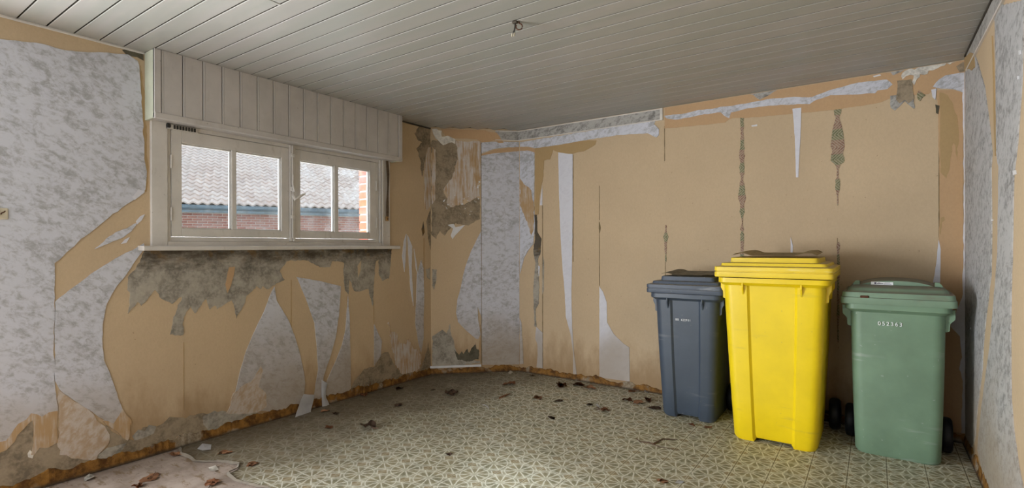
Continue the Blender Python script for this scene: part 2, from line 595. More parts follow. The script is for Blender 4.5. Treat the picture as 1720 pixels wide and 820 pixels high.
def add_box(bm, lo, hi, mat=None, bevel=0.0):
    g = bmesh.ops.create_cube(bm, size=1.0)
    vs = g['verts']
    for v in vs:
        v.co = Vector([lo[i] + (v.co[i] + 0.5) * (hi[i] - lo[i]) for i in range(3)])
    fs = set(f for v in vs for f in v.link_faces)
    if mat is not None:
        for f in fs:
            f.material_index = mat
    if bevel:
        es = list(set(e for v in vs for e in v.link_edges))
        bmesh.ops.bevel(bm, geom=es, offset=bevel, segments=1, affect='EDGES', profile=0.5)
    return vs


def box(name, lo, hi, mat, parent=None, bevel=0.0):
    bm = bmesh.new()
    add_box(bm, lo, hi, None, bevel)
    return finish(name, bm, mat, parent)


def tube(name, pts, r, mat, parent=None, seg=8, taper=None):
    bm = bmesh.new()
    add_tube(bm, pts, r, seg, taper)
    return finish(name, bm, mat, parent, 60)


def add_tube(bm, pts, r, seg=8, taper=None):
    pts = [Vector(p) for p in pts]
    rings = []
    up = Vector((0.13, 0.21, 0.97))
    for i, p in enumerate(pts):
        t = (pts[min(i + 1, len(pts) - 1)] - pts[max(i - 1, 0)]).normalized()
        a = t.cross(up)
        if a.length < 0.05:
            a = t.cross(Vector((1, 0, 0)))
        a.normalize()
        b = t.cross(a)
        rr = r * (taper[i] if taper else 1)
        rings.append([bm.verts.new(p + (a * math.cos(k * 2 * math.pi / seg) + b * math.sin(k * 2 * math.pi / seg)) * rr) for k in range(seg)])
    for i in range(len(rings) - 1):
        for k in range(seg):
            bm.faces.new((rings[i][k], rings[i][(k + 1) % seg], rings[i + 1][(k + 1) % seg], rings[i + 1][k]))
    bm.faces.new(rings[0])
    bm.faces.new(rings[-1])


def add_loft(bm, rings, cap0=True, cap1=True):
    R = [[bm.verts.new(p) for p in r] for r in rings]
    n = len(R[0])
    for i in range(len(R) - 1):
        for k in range(n):
            bm.faces.new((R[i][k], R[i][(k + 1) % n], R[i + 1][(k + 1) % n], R[i + 1][k]))
    if cap0:
        bm.faces.new(R[0])
    if cap1:
        bm.faces.new(R[-1])
    return R


# ------------------------------------------------------------------ torn paper and plaster pieces lying on a wall
PATCH_N = 0


def patch(k, pix, mat, layer=1, amp=0.004, parent=None, name='wallpaper_patch', label=None, step=0.022, thick=0.0010, tooth=0.0):
    """polygon (photo pixels -> wall metres) with a torn edge, standing proud of the wall"""
    global PATCH_N
    PATCH_N += 1
    P0, n, t = WALL[k]
    q = []
    for u, v in pix:
        p = on_wall(k, u, v)
        q.append(((p - P0).dot(t), p.z))
    out = []
    for i in range(len(q)):
        a, b = Vector(q[i]), Vector(q[(i + 1) % len(q)])
        L = (b - a).length
        if L < 1e-5:
            continue
        m = max(1, int(L / step))
        d = (b - a) / L
        perp = Vector((-d.y, d.x))
        for s in range(m):
            p = a + (b - a) * (s / m)
            if amp and s:
                p3 = Vector((p.x * 18, p.y * 18, PATCH_N * 3.7))
                f = mnoise.fractal(p3, 0.9, 2.2, 4)
                p = p + perp * (f * amp * 1.6)
                if tooth:
                    p = p + perp * ((random.random() - 0.5) * 2 * tooth)
            out.append(Vector((p.x, min(max(p.y, 0.012), H - 0.004))))
    off = layer * 0.0013 + thick + PATCH_N * 0.000004
    m = len(out)
    vv, ee, ff = mgeo.delaunay_2d_cdt(out, [(i, (i + 1) % m) for i in range(m)], [], 1, 1e-5)[:3]
    bm = bmesh.new()
    top_ = [bm.verts.new(P0 + t * p.x + Vector((0, 0, p.y)) + n * off) for p in vv]
    for f in ff:
        bm.faces.new([top_[i] for i in f])
    bm.normal_update()
    for fc in bm.faces:
        if fc.normal.dot(n) < 0:
            fc.normal_flip()
    rim_ = [e for e in bm.edges if len(e.link_faces) == 1]
    low = {}
    for e in rim_:
        for v in e.verts:
            if v not in low:
                low[v] = bm.verts.new(v.co - n * (off - 0.0002))
    for e in rim_:
        a_, b_ = e.verts
        l_ = e.link_loops[0]
        if l_.vert is not a_:
            a_, b_ = b_, a_
        bm.faces.new((b_, a_, low[a_], low[b_]))
    loose = [v for v in bm.verts if not v.link_faces]
    bmesh.ops.delete(bm, geom=loose, context='VERTS')
    o = finish(name, bm, mat, parent, None, False)
    if label:
        o['label'] = label
    return o


def wall_strip(k, u0, u1, z0, z1, mat, parent, name, out=0.006, u_at=400):
    """box on a wall between two pixel columns"""
    P0, n, t = WALL[k]
    a0 = (on_wall(k, u0, u_at) - P0).dot(t)
    a1 = (on_wall(k, u1, u_at) - P0).dot(t)
    return strip_at(k, a0, a1, z0, z1, mat, parent, name, out)


def strip_at(k, a0, a1, z0, z1, mat, parent, name, out=0.006):
    P0, n, t = WALL[k]
    bm = bmesh.new()
    c = []
    for z in (z0, z1):
        for a in (a0, a1):
            for d in (0.0002, out):
                c.append(bm.verts.new(P0 + t * a + n * d + Vector((0, 0, z))))
    for ids in ((0, 1, 3, 2), (4, 6, 7, 5), (0, 4, 5, 1), (2, 3, 7, 6), (1, 5, 7, 3), (0, 2, 6, 4)):
        bm.faces.new([c[i] for i in ids])
    return finish(name, bm, mat, parent)


# ------------------------------------------------------------------ the room shell
T = 0.11
# window opening in the left wall
WY0, WY1, WZ0, WZ1 = 1.30, 2.955, 1.215, 1.99
bm = bmesh.new()
add_box(bm, (XL - T, YR - T, -0.1), (XL, -1.35, H + 0.1))
add_box(bm, (XL - T, 0.25, -0.1), (XL, WY0, H + 0.1))
add_box(bm, (XL - T, -1.35, 2.06), (XL, 0.25, H + 0.1))
add_box(bm, (XL - T, -1.35, -0.1), (XL, 0.25, 0.10))
add_box(bm, (XL - T, WY1, -0.1), (XL, A.y, H + 0.1))
add_box(bm, (XL - T, WY0, -0.1), (XL, WY1, WZ0))
add_box(bm, (XL - T, WY0, WZ1), (XL, WY1, H + 0.1))
wall_left = tag(finish('wall_left', bm, 'tan'), None, kind='structure')

bm = bmesh.new()
for z0, z1 in ((-0.1, H + 0.1),):
    q = [A, B, B - ND * T + TD * 0.05, A - ND * T - TD * 0.05]
    add_loft(bm, [[p + Vector((0, 0, z0)) for p in q], [p + Vector((0, 0, z1)) for p in q]])
wall_corner = tag(finish('wall_corner', bm, 'tan'), None, kind='structure')

wall_back = tag(box('wall_back', (B.x, YB, -0.1), (XR + T, YB + T, H + 0.1), 'tan'), None, kind='structure')
wall_right = tag(box('wall_right', (XR, YR - T, -0.1), (XR + T, YB, H + 0.1), 'tan'), None, kind='structure')
# rear wall behind the viewer with a wide unseen opening added for the fill lamp
bm = bmesh.new()
add_box(bm, (XL, YR - T, -0.1), (-3.1, YR, H + 0.1))
add_box(bm, (-0.4, YR - T, -0.1), (XR, YR, H + 0.1))
add_box(bm, (-3.1, YR - T, 2.2), (-0.4, YR, H + 0.1))
add_box(bm, (-3.1, YR - T, -0.1), (-0.4, YR, 0.15))
wall_rear = tag(finish('wall_rear', bm, 'tan'), None, kind='structure')

ceiling = tag(box('ceiling', (XL - T, YR - T, H + 0.014), (XR + T, YB + T, H + 0.12), 'gap'), None, kind='structure')
floor = tag(box('floor', (XL - T, YR - T, -0.15), (XR + T, YB + T, -0.004), 'concrete'), None, kind='structure')

# plain frames of the side glazed opening and the rear one added for fill light
for nm_, boxes_ in (('door_1', (((XL - 0.08, -1.35, 0.10), (XL + 0.01, -1.29, 2.06)), ((XL - 0.08, 0.19, 0.10), (XL + 0.01, 0.25, 2.06)), ((XL - 0.08, -1.29, 2.0), (XL + 0.01, 0.19, 2.06)))),
                    ('rear_fill_frame', (((-3.1, YR - 0.08, 0.15), (-3.04, YR + 0.01, 2.2)), ((-0.46, YR - 0.08, 0.15), (-0.4, YR + 0.01, 2.2)), ((-3.04, YR - 0.08, 2.14), (-0.46, YR + 0.01, 2.2))))):
    bm = bmesh.new()
    for lo_, hi_ in boxes_:
        add_box(bm, lo_, hi_)
    tag(finish(nm_, bm, 'paint'), None, kind='structure')

# painted ceiling planks
PITCH = 0.11
y = 0.691 - PITCH * 21
HATCH_X, HATCH_Y = -2.264, 1.351
while y < YB:
    y0, y1 = y + 0.0030, min(y + PITCH - 0.0030, YB - 0.003)
    if y1 > YR and y1 - y0 > 0.01:
        y0 = max(y0, YR + 0.002)
        xa = XL + 0.002
        if y1 > A.y:
            xa = A.x + (y1 - A.y) * (B.x - A.x) / (B.y - A.y)
        spans = [(xa, XR - 0.002)]
        if y1 < HATCH_Y:
            spans = [(xa, HATCH_X - 0.003), (HATCH_X + 0.022, XR - 0.002)]
        for x0, x1 in spans:
            bm = bmesh.new()
            prof = [(y0, H + 0.012), (y0, H + 0.002), (y0 + 0.002, H), (y1 - 0.0025, H), (y1, H + 0.003), (y1, H + 0.012)]
            dz = random.uniform(-0.0006, 0.0006)
            add_loft(bm, [[Vector((x0, a, b + dz)) for a, b in prof], [Vector((x1, a, b + dz)) for a, b in prof]])
            bm.normal_update()
            for f in bm.faces:
                if abs(f.normal.y) > 0.95:
                    f.material_index = 1   # joint shade painted onto the plank sides
            finish('plank', bm, ['ceiling', 'gap'], ceiling)
    y += PITCH
box('hatch_batten', (HATCH_X - 0.001, YR + 0.01, H - 0.002), (HATCH_X + 0.020, HATCH_Y, H + 0.012), 'ceiling', ceiling, 0.002)
# thin painted bead where planks meet the window wall
tag(box('trim_1', (XL, YR, H - 0.012), (XL + 0.010, 1.233, H + 0.002), 'paint', None, 0.003), None, kind='structure')
tag(box('trim_2', (XL, 3.098, H - 0.012), (XL + 0.010, A.y, H + 0.002), 'gap', None, 0.003), None, kind='structure')

# vinyl sheet: the whole floor except the torn corner at the front left
tear = [(290, 746), (304, 752), (306, 763), (329, 774), (371, 775), (402, 780), (400, 788), (384, 796), (396, 807), (423, 814), (465, 822), (480, 850)]
edge = [on_floor(u, v) for u, v in tear]
edge[0] = Vector((XL + 0.004, edge[0].y, 0))
rough_edge = []
for i in range(len(edge) - 1):
    a, b = edge[i], edge[i + 1]
    m = max(1, int((b - a).length / 0.02))
    for s in range(m):
        p = a + (b - a) * s / m
        f = mnoise.fractal(Vector((p.x * 14, p.y * 14, 2.2)), 0.9, 2.1, 4)
        rough_edge.append(p + Vector((f * 0.010, -f * 0.010, 0)))
poly = rough_edge + [Vector((-1.6, YR + 0.003, 0)), Vector((XR - 0.003, YR + 0.003, 0)), Vector((XR - 0.003, YB - 0.003, 0)), Vector((B.x + 0.002, YB - 0.003, 0)),
                     Vector((XL + 0.004, A.y - 0.004, 0))]
bm = bmesh.new()
top = [bm.verts.new((p.x, p.y, 0.0)) for p in poly]
bot = [bm.verts.new((p.x, p.y, -0.0035)) for p in poly]
bm.faces.new(top)
for i in range(len(top)):
    j = (i + 1) % len(top)
    f = bm.faces.new((top[i], bot[i], bot[j], top[j]))
    f.material_index = 1
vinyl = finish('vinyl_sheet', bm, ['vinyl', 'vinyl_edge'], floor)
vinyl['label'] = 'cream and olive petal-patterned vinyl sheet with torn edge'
# curled lip along the tear
bm = bmesh.new()
prev = None
for i, p in enumerate(rough_edge):
    q = rough_edge[min(i + 1, len(rough_edge) - 1)] - rough_edge[max(i - 1, 0)]
    nrm = Vector((q.y, -q.x, 0)).normalized()
    lift = 0.004 + 0.010 * max(0, mnoise.noise(Vector((p.x * 6, p.y * 6, 9))) + 0.25)
    ring = [bm.verts.new(p + nrm * d + Vector((0, 0, h))) for d, h in ((0.012, 0.0004), (0.004, lift * 0.7), (-0.001, lift), (-0.001, lift - 0.002), (0.004, lift * 0.7 - 0.002))]
    if prev:
        for a in range(4):
            bm.faces.new((prev[a], prev[a + 1], ring[a + 1], ring[a]))
    prev = ring
finish('vinyl_lip', bm, 'vinyl_edge', floor, 60)


# ------------------------------------------------------------------ flaking ochre skirting strips
def skirting(k, a0, a1, name, hgt, seed, out=0.010):
    P0, n, t = WALL[k]
    bm = bmesh.new()
    m = int((a1 - a0) / 0.012)
    rows = []
    for i in range(m + 1):
        a = a0 + (a1 - a0) * i / m
        f = mnoise.fractal(Vector((a * 11, seed, 0.5)), 0.8, 2.3, 4)
        g = mnoise.fractal(Vector((a * 50, seed, 4.5)), 0.8, 2.3, 3)
        h = max(0.02, hgt + f * 0.022 + g * 0.008)
        o = out + 0.003 * g
        base = P0 + t * a
        rows.append([bm.verts.new(base + n * d + Vector((0, 0, z))) for d, z in ((0.016, 0.0), (o + 0.004, 0.006), (o, h * 0.5), (o - 0.003, h - 0.004), (0.0002, h))])
    for i in range(m):
        for j in range(4):
            bm.faces.new((rows[i][j], rows[i + 1][j], rows[i + 1][j + 1], rows[i][j + 1]))
    return tag(finish(name, bm, 'ochre'), None, kind='structure')


LB = (B - A).length
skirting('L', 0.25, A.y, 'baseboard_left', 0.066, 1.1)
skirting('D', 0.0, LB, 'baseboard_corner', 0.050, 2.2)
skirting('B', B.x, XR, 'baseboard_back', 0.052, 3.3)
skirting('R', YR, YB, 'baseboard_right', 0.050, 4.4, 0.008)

# ------------------------------------------------------------------ wallpaper remains, left wall
L = wall_left
PL = 'plaster_patch'
patch('L', [(-120, 20), (0, 66), (60, 72), (110, 85), (165, 88), (215, 92), (231, 103), (236, 150), (239, 200), (242, 260), (246, 295), (244, 318), (240, 324), (224, 336), (189, 359), (167, 378),
            (130, 407), (91, 442), (91, 640), (97, 690), (70, 705), (55, 700), (30, 720), (10, 745), (-40, 760), (-120, 780)], 'marble', 3, 0.004, L,
      label='large sheet of grey-white marbled wallpaper on the upper left')
patch('L', [(92, 507), (124, 482), (159, 456), (194, 434), (221, 421), (241, 409), (243, 415), (232, 431), (215, 456), (196, 480), (179, 510), (172, 545), (171, 569), (174, 605), (189, 641),
            (205, 687), (220, 707), (214, 726), (190, 716), (165, 700), (118, 668), (100, 655), (92, 640)], 'marble', 3, 0.0025, L,
      label='curving marbled wallpaper remnant below the window corner')
patch('L', [(158, 419), (176, 404), (193, 391), (207, 385), (229, 375), (221, 388), (208, 398), (190, 405), (170, 414)], 'marble', 2, 0.004, L, step=0.012)
patch('L', [(203, 410), (210, 402), (218, 398), (212, 408)], 'marble_pale', 2, 0.002, L)
patch('L', [(228, 372), (236, 363), (243, 360), (238, 370), (230, 377)], 'marble_pale', 2, 0.003, L)
patch('L', [(236, 110), (243, 160), (246, 240), (248, 300), (246, 322), (240, 322), (246, 296), (242, 262), (238, 205)], 'tan_dark', 1, 0.004, L)
patch('L', [(221, 331), (232, 318), (243, 322), (240, 325), (226, 336)], 'marble_pale', 4, 0.003, L)
# fanned fibres and plaster along the damp foot of the wall
patch('L', [(98, 655), (118, 668), (150, 690), (176, 716), (184, 738), (176, 752), (164, 764), (160, 776), (140, 772), (120, 770), (100, 764), (98, 720)], 'fibre_fan', 3, 0.006, L, tooth=0.003,
      label='fan of torn pale paper fibres')
patch('L', [(-60, 735), (-20, 745), (10, 740), (30, 712), (52, 694), (70, 700), (96, 690), (97, 743), (80, 752), (66, 752), (57, 764), (52, 764), (56, 735), (54, 706), (40, 720), (24, 742), (10, 756), (-10, 764), (-60, 790)],
      'fibre_tan', 3, 0.006, L, tooth=0.004)
patch('L', [(205, 687), (221, 707), (218, 726), (214, 740), (200, 728), (176, 712), (165, 700), (190, 712)], 'fibre_tan', 4, 0.005, L, tooth=0.003)
patch('L', [(-120, 800), (-60, 770), (-10, 735), (25, 728), (54, 700), (60, 735), (98, 735), (104, 764), (150, 768), (180, 752), (178, 714), (212, 738), (226, 740), (240, 718), (265, 716), (285, 700),
            (312, 703), (340, 694), (356, 702), (352, 735), (300, 748), (200, 782), (100, 815), (-120, 890)], 'plaster_brown', 1, 0.008, L, PL, 'bare brown damp plaster along the wall foot', tooth=0.004)
patch('L', [(222, 733), (232, 722), (243, 724), (250, 714), (262, 716), (258, 728), (240, 736), (226, 740)], 'plaster', 2, 0.005, L, 'plaster_flake', tooth=0.003)
patch('L', [(46, 762), (50, 756), (57, 762), (54, 770), (47, 768)], 'plaster_white', 2, 0.003, L, 'plaster_flake')
patch('L', [(162, 776), (166, 764), (180, 752), (198, 748), (212, 744), (205, 756), (185, 768)], 'plaster', 2, 0.006, L, PL, tooth=0.003)
patch('L', [(340, 700), (360, 690), (384, 694), (436, 694), (436, 702), (400, 716), (350, 730)], 'plaster', 1, 0.007, L, PL, tooth=0.004)
# plaster laid bare under the sill
patch('L', [(242.5, 419), (236, 436), (223, 456), (214.5, 466), (213.5, 487), (218, 498), (214.5, 527), (231, 507), (237, 514), (260, 487), (268, 499.5), (289, 511), (305, 498.5), (291, 533), (285, 562), (307, 563),
            (308, 533), (320, 512), (327.5, 526.5), (346, 501.6), (352, 520), (361, 513), (364, 520), (389, 504), (393, 515), (396, 535), (407, 516), (413.5, 497), (430, 480), (438, 486), (441, 480), (448, 486), (461, 479),
            (478, 470), (469.5, 456), (481, 439), (500, 437), (518, 438), (537, 449), (554, 449), (557, 439), (572, 440), (578, 442), (577, 462), (579, 487), (585.5, 495), (586.5, 468), (595, 489), (603, 490),
            (618.6, 485), (626, 514), (627, 479), (631, 439), (636, 436), (636, 460), (642.5, 472.5), (653, 468), (656, 440), (658, 418)], 'plaster', 2, 0.005, L, PL,
      'bare grey plaster with black mould below the window sill', step=0.014, tooth=0.002)
patch('L', [(384, 449), (394, 448), (392, 462), (387, 480), (381, 492), (378, 478), (381, 462)], 'tan_orange', 4, 0.002, L, label='sliver of tan paper left on the bare plaster')
patch('L', [(600, 447), (606, 438), (605, 455), (601, 466)], 'tan', 3, 0.002, L)
# white pieces below the window
patch('L', [(461, 482), (464, 505), (484, 538), (494, 563), (502, 589), (510, 625), (512, 645), (510, 664), (506, 681), (467, 692), (440, 690), (412, 692), (383, 694), (395, 658), (404, 620), (413.6, 588), (428, 555), (443, 524), (456, 490)],
      'marble', 3, 0.0015, L, label='tall triangular marbled wallpaper remnant')
patch('L', [(380, 694), (392, 660), (404, 650), (422, 640), (437, 614), (441, 622), (434, 650), (446, 660), (447, 684), (430, 693), (400, 696)], 'fibre_fan', 4, 0.006, L, tooth=0.003)
patch('L', [(498, 465.5), (520, 469), (545, 474), (572, 481), (569, 528), (563, 569), (554, 600), (543, 632), (540, 671), (526, 675), (530, 645), (534, 620), (532, 588), (528, 543), (513, 500)],
      'marble', 3, 0.0015, L, label='hanging funnel-shaped marbled wallpaper remnant')
patch('L', [(584, 497), (587, 540), (588, 588), (589, 655), (566, 663), (546, 671), (543, 663), (549, 639), (562, 610), (574, 580), (580, 553)], 'marble', 3, 0.0015, L)
patch('L', [(628, 545), (641, 573), (639, 598), (628, 615)], 'marble', 3, 0.0015, L, label='small white triangular paper remnant')
patch('L', [(682, 393), (678, 405), (675, 430), (679, 457), (681, 425)], 'marble_pale', 3, 0.002, L)
patch('L', [(684, 395), (692, 414), (691, 452), (694, 514), (689, 483), (686, 431)], 'marble_pale', 3, 0.002, L)
patch('L', [(695, 418), (699, 440), (701.5, 462), (698, 450)], 'marble_pale', 3, 0.001, L)
patch('L', [(707, 437), (711, 452), (712, 500), (711, 545), (711, 570), (707, 592), (703, 578), (697, 541), (699, 500), (700, 462)], 'marble', 3, 0.002, L)
patch('L', [(652, 541), (658, 558), (666, 560), (671, 578), (682, 580), (686, 570), (694, 586), (702, 588), (707, 600), (704, 620), (690, 628), (674, 628), (664, 610), (659, 588)], 'fibre', 3, 0.006, L, tooth=0.008,
      step=0.012, label='splintered white paper fibres')
patch('L', [(590, 650), (598, 636), (612, 620), (628, 617), (640, 596), (652, 592), (664, 618), (700, 632), (714, 600), (719, 575), (722, 600), (722, 625), (680, 638), (640, 652), (592, 668)], 'plaster_brown', 1, 0.007, L, PL, tooth=0.004)
# damp plaster beside the chimney corner
patch('L', [(694, 207), (704, 212), (696, 224), (702, 236), (709, 239), (699, 250), (703, 262), (707, 273), (706, 284), (709, 297), (712, 280), (715, 262), (719, 247), (723, 248), (723, 210)], 'plaster_brown', 1, 0.008, L, PL,
      'damp brown plaster in the upper corner', tooth=0.003)
patch('L', [(723, 247), (719, 248), (714, 270), (712.5, 300), (712.5, 350), (717, 353), (723, 346)], 'fibre', 3, 0.003, L)
patch('L', [(708, 385), (711, 372), (713, 390), (710, 397)], 'plaster', 1, 0.002, L, PL)
patch('L', [(716, 372), (723, 350), (723, 420), (719, 400)], 'plaster_brown', 2, 0.003, L, PL)
patch('L', [(715, 452), (722, 450), (722, 470), (717, 466)], 'plaster', 1, 0.003, L, PL)
patch('L', [(205, 84), (222, 80), (240, 88), (241, 102), (230, 96), (214, 94)], 'plaster_dark', 1, 0.004, L, PL)
for u, v0, v1 in ((308.5, 575, 690), (627.5, 505, 545), (489, 470, 560), (712, 400, 470), (583, 497, 520)):
    patch('L', [(u - 0.5, v0), (u + 0.5, v0), (u + 0.6, v1), (u - 0.4, v1)], 'tan_dark', 0.3, 0.0006, L, 'paper_seam')
# two curled strips that hang down to the floor
def flap(name, L3, parent, mat):
    bm = bmesh.new()
    rows = [[bm.verts.new(p) for p in r] for r in L3]
    for i in range(len(rows) - 1):
        for j in range(len(rows[0]) - 1):
            bm.faces.new((rows[i][j], rows[i][j + 1], rows[i + 1][j + 1], rows[i + 1][j]))
    bmesh.ops.solidify(bm, geom=bm.faces[:], thickness=0.0012)
    return finish(name, bm, mat, parent, 40)


def lw(u, v, d, z=None):
    """point on the left wall brought forward by d along the sight line's floor direction"""
    p = on_plane(u, v, Vector((XL + d, 0, 0)), Vector((1, 0, 0)))
    if z is not None:
        p.z = z
    return p


f1 = flap('wallpaper_flap', [[lw(510, 662, 0.010), lw(519, 663, 0.014), lw(528, 663, 0.010)],
                             [lw(505, 673, 0.030), lw(516, 674, 0.038), lw(527, 672, 0.030)],
                             [lw(502, 682, 0.034), lw(514, 682, 0.030), lw(525, 679, 0.034)],
                             [lw(498, 693, 0.055), lw(510, 693, 0.062), lw(522, 690, 0.055)],
                             [lw(495, 703.5, 0.080), lw(509, 703, 0.085), lw(523.5, 700.5, 0.078)]], wall_left, 'white_back')
f1['label'] = 'white wallpaper strip curling down onto the floor'
f2 = flap('wallpaper_flap', [[lw(540, 638, 0.006), lw(545, 641, 0.014), lw(550, 644, 0.010)],
                             [lw(540, 655, 0.010), lw(543.5, 656, 0.022), lw(547, 657, 0.022)],
                             [lw(540.5, 668, 0.014), lw(544, 668, 0.024), lw(548, 668.5, 0.018)],
                             [lw(541, 679, 0.018), lw(547, 677, 0.026), lw(551, 674, 0.020)],
                             [lw(541.5, 688, 0.022), lw(547, 684, 0.030), lw(553.5, 680, 0.024)]], wall_left, 'white_back')
f2['label'] = 'narrow white wallpaper strip folded over at the wall foot'

# ------------------------------------------------------------------ chimney-breast corner wall
D = wall_corner
patch('D', [(725, 236), (745, 236), (768, 237), (769, 268), (760, 297), (745, 320), (756, 343), (780, 344), (800, 330), (806.5, 335), (806.5, 368), (799, 371), (787, 379), (765, 375), (752, 388), (747, 396), (739, 388),
            (733, 402), (725, 395)], 'plaster_brown', 1, 0.008, D, PL, 'bare brown plaster high on the chimney corner', tooth=0.003)
patch('D', [(725.5, 246), (732, 252), (732, 300), (731, 336), (725.5, 344)], 'fibre', 3, 0.004, D)
patch('D', [(766, 237), (790, 238), (807.5, 238), (807, 300), (802, 312), (806, 330), (795, 334), (789, 340), (780, 330), (778, 343), (766, 345), (757, 348), (750, 340), (752, 326), (745, 319), (760, 297), (769, 268)],
      'fibre', 3, 0.008, D, label='torn paper hanging in white and tan fibres', tooth=0.004)
patch('D', [(795, 240), (800, 240), (806, 300), (801, 312), (797, 300), (792, 270)], 'fibre_tan', 4, 0.004, D)
patch('D', [(725.5, 217), (733, 216), (742, 220), (742, 230), (752, 228), (765, 234), (764, 242), (754, 240), (744, 244), (736, 236), (731, 232)], 'plaster_white', 3, 0.010, D, 'plaster_flake', tooth=0.006)
patch('D', [(740, 215), (780, 216), (815, 218), (826, 226), (835, 234), (813, 241), (800, 234), (780, 233), (752, 233), (745, 225)], 'tan_orange', 2, 0.002, D, label='orange backing paper under the ceiling')
patch('D', [(808.5, 240), (838, 238), (872.5, 239), (872.5, 247), (850, 248), (830, 250), (808.5, 258)], 'marble', 2, 0.003, D)
patch('D', [(808.5, 260), (830, 252), (850, 249), (872.5, 247), (872.5, 256), (850, 256), (828, 258), (808.5, 266)], 'tan_orange', 3, 0.002, D)
patch('D', [(808, 262), (828, 258), (850, 256), (872.2, 254), (872.2, 612), (810, 613), (808, 530), (802, 515), (803, 535), (807, 562), (803, 570), (799, 569), (784, 556), (769, 541), (766, 524.5), (768, 505), (774, 482),
            (778, 462), (782.5, 445.5), (790, 425), (799, 406), (808, 388)], 'marble', 3, 0.0015, D, label='tall marbled wallpaper length on the chimney corner')
patch('D', [(726, 565), (734, 560), (743, 554), (750, 560), (756, 544), (764, 584), (770, 603), (806, 606), (807, 611), (726, 615)], 'plaster', 1, 0.006, D, PL, tooth=0.003)
patch('D', [(763, 587), (771, 597), (776, 590), (779, 595), (785, 586), (788, 593), (793, 584), (799, 575.5), (800, 586), (806, 588), (804, 603.5), (786, 607), (769, 605)], 'plaster_dark', 2, 0.005, D, PL,
      'nearly black patch of exposed plaster', tooth=0.003, step=0.012)
patch('D', [(726, 452), (734, 453), (733, 470), (729, 488), (726, 480)], 'plaster', 1, 0.004, D, PL)
patch('D', [(752, 378), (762, 376), (765, 382), (781, 378), (768, 392), (760, 402), (757, 396), (761, 384)], 'white_back', 3, 0.003, D)
patch('D', [(804, 548), (807.5, 545), (808, 600), (804, 585), (806, 566)], 'fibre_tan', 2, 0.003, D)
patch('D', [(807.6, 240), (808.4, 240), (809.4, 610), (808.6, 610)], 'seam', 3.3, 0.0005, D, 'paper_seam')
bm = bmesh.new()
for i in range(34):
    u, v = random.uniform(738, 806), random.gauss(344, 8)
    if i > 24:
        u, v = random.uniform(796, 806), random.uniform(296, 316)
    p = on_wall('D', u, v)
    s = random.uniform(0.006, 0.016)
    c = [bm.verts.new(p + TD * (random.uniform(-s, s)) + Vector((0, 0, random.uniform(-s, s))) + ND * random.uniform(0.003, 0.010)) for _ in range(4)]
    for a, b, d in ((0, 1, 2), (0, 2, 3), (0, 1, 3), (1, 2, 3)):
        bm.faces.new((c[a], c[b], c[d]))
tag(finish('paper_flakes', bm, 'white_back', D), None, kind='stuff')
# white strip lying along the top of the skirting
strip_at('D', -0.02, (on_wall('D', 808, 610) - A).dot(TD), 0.058, 0.078, 'white_back', D, 'paper_strip', 0.014)

# ------------------------------------------------------------------ back wall
K = wall_back
patch('B', [(873.5, 254), (886, 253), (898, 256), (898, 300), (897, 340), (899, 380), (896, 410), (888, 420), (881, 432), (875, 455), (873.5, 460)], 'marble', 3, 0.0015, K)
patch('B', [(873.5, 535), (876, 544), (878, 575), (879.6, 611), (873.5, 612)], 'marble', 3, 0.001, K)
patch('B', [(874, 300), (884, 312), (893, 320), (897, 345), (897, 385), (893, 395), (884, 370), (874, 345)], 'fibre_tan', 4, 0.004, K, tooth=0.006)
patch('B', [(873.5, 239), (960, 225), (1060, 208.5), (1101, 202), (1099, 209), (1107, 217), (1107, 227), (1102.6, 231), (1094, 227), (1088, 224), (1039, 227), (980.5, 236), (933, 244), (899, 249), (887.7, 246.5), (873.5, 246.5)],
      'marble', 2, 0.003, K)
patch('B', [(873.5, 247), (888, 247), (899, 250), (899, 258), (886, 253), (873.5, 255)], 'tan_orange', 2, 0.001, K)
patch('B', [(899, 249), (933, 244.5), (980, 236.5), (1002, 236), (1000, 243), (985, 252), (960, 259), (940, 257), (929, 252), (924, 268), (914, 270), (912, 300), (906, 330), (905, 360), (899, 362)], 'tan_dark', 1.5, 0.004, K,
      label='darker older backing paper near the chimney corner')
patch('B', [(938, 256), (950, 258), (962, 259), (962, 369), (961, 440), (960, 494), (961, 547), (964, 590), (968.7, 629), (963, 628), (962.5, 590), (958.5, 561), (950.5, 531), (949, 494), (945, 448), (942, 401), (939, 320)],
      'marble_pale', 2, 0.0012, K, label='long narrow white wallpaper strip')
patch('B', [(1007, 481.6), (1013, 490), (1019, 507), (1020, 542), (1031, 561), (1047, 577), (1057, 583.5), (1058, 641), (1007, 634)], 'marble_pale', 2, 0.0012, K, label='white paper remnant rising from the skirting')
patch('B', [(901, 549), (911.6, 559), (911.6, 619), (901.6, 617), (903.5, 595.5), (902.7, 577), (899, 569)], 'marble_pale', 2, 0.0015, K)
patch('B', [(1331, 183), (1346, 181), (1344.6, 229), (1341, 298), (1337, 298), (1335, 229)], 'marble_pale', 2, 0.001, K, label='white downward-pointing paper sliver')
patch('B', [(1576.6, 403), (1580, 418.5), (1579, 475), (1567, 475), (1572.5, 444)], 'marble_pale', 2, 0.001, K)
patch('B', [(1328, 398), (1332, 413), (1331, 431), (1328, 431)], 'marble_pale', 2, 0.001, K)
patch('B', [(911, 311), (911, 345), (907, 345)], 'marble_pale', 2, 0.001, K)
patch('B', [(904, 446), (907, 448), (906, 464), (902, 462)], 'marble_pale', 2, 0.001, K)
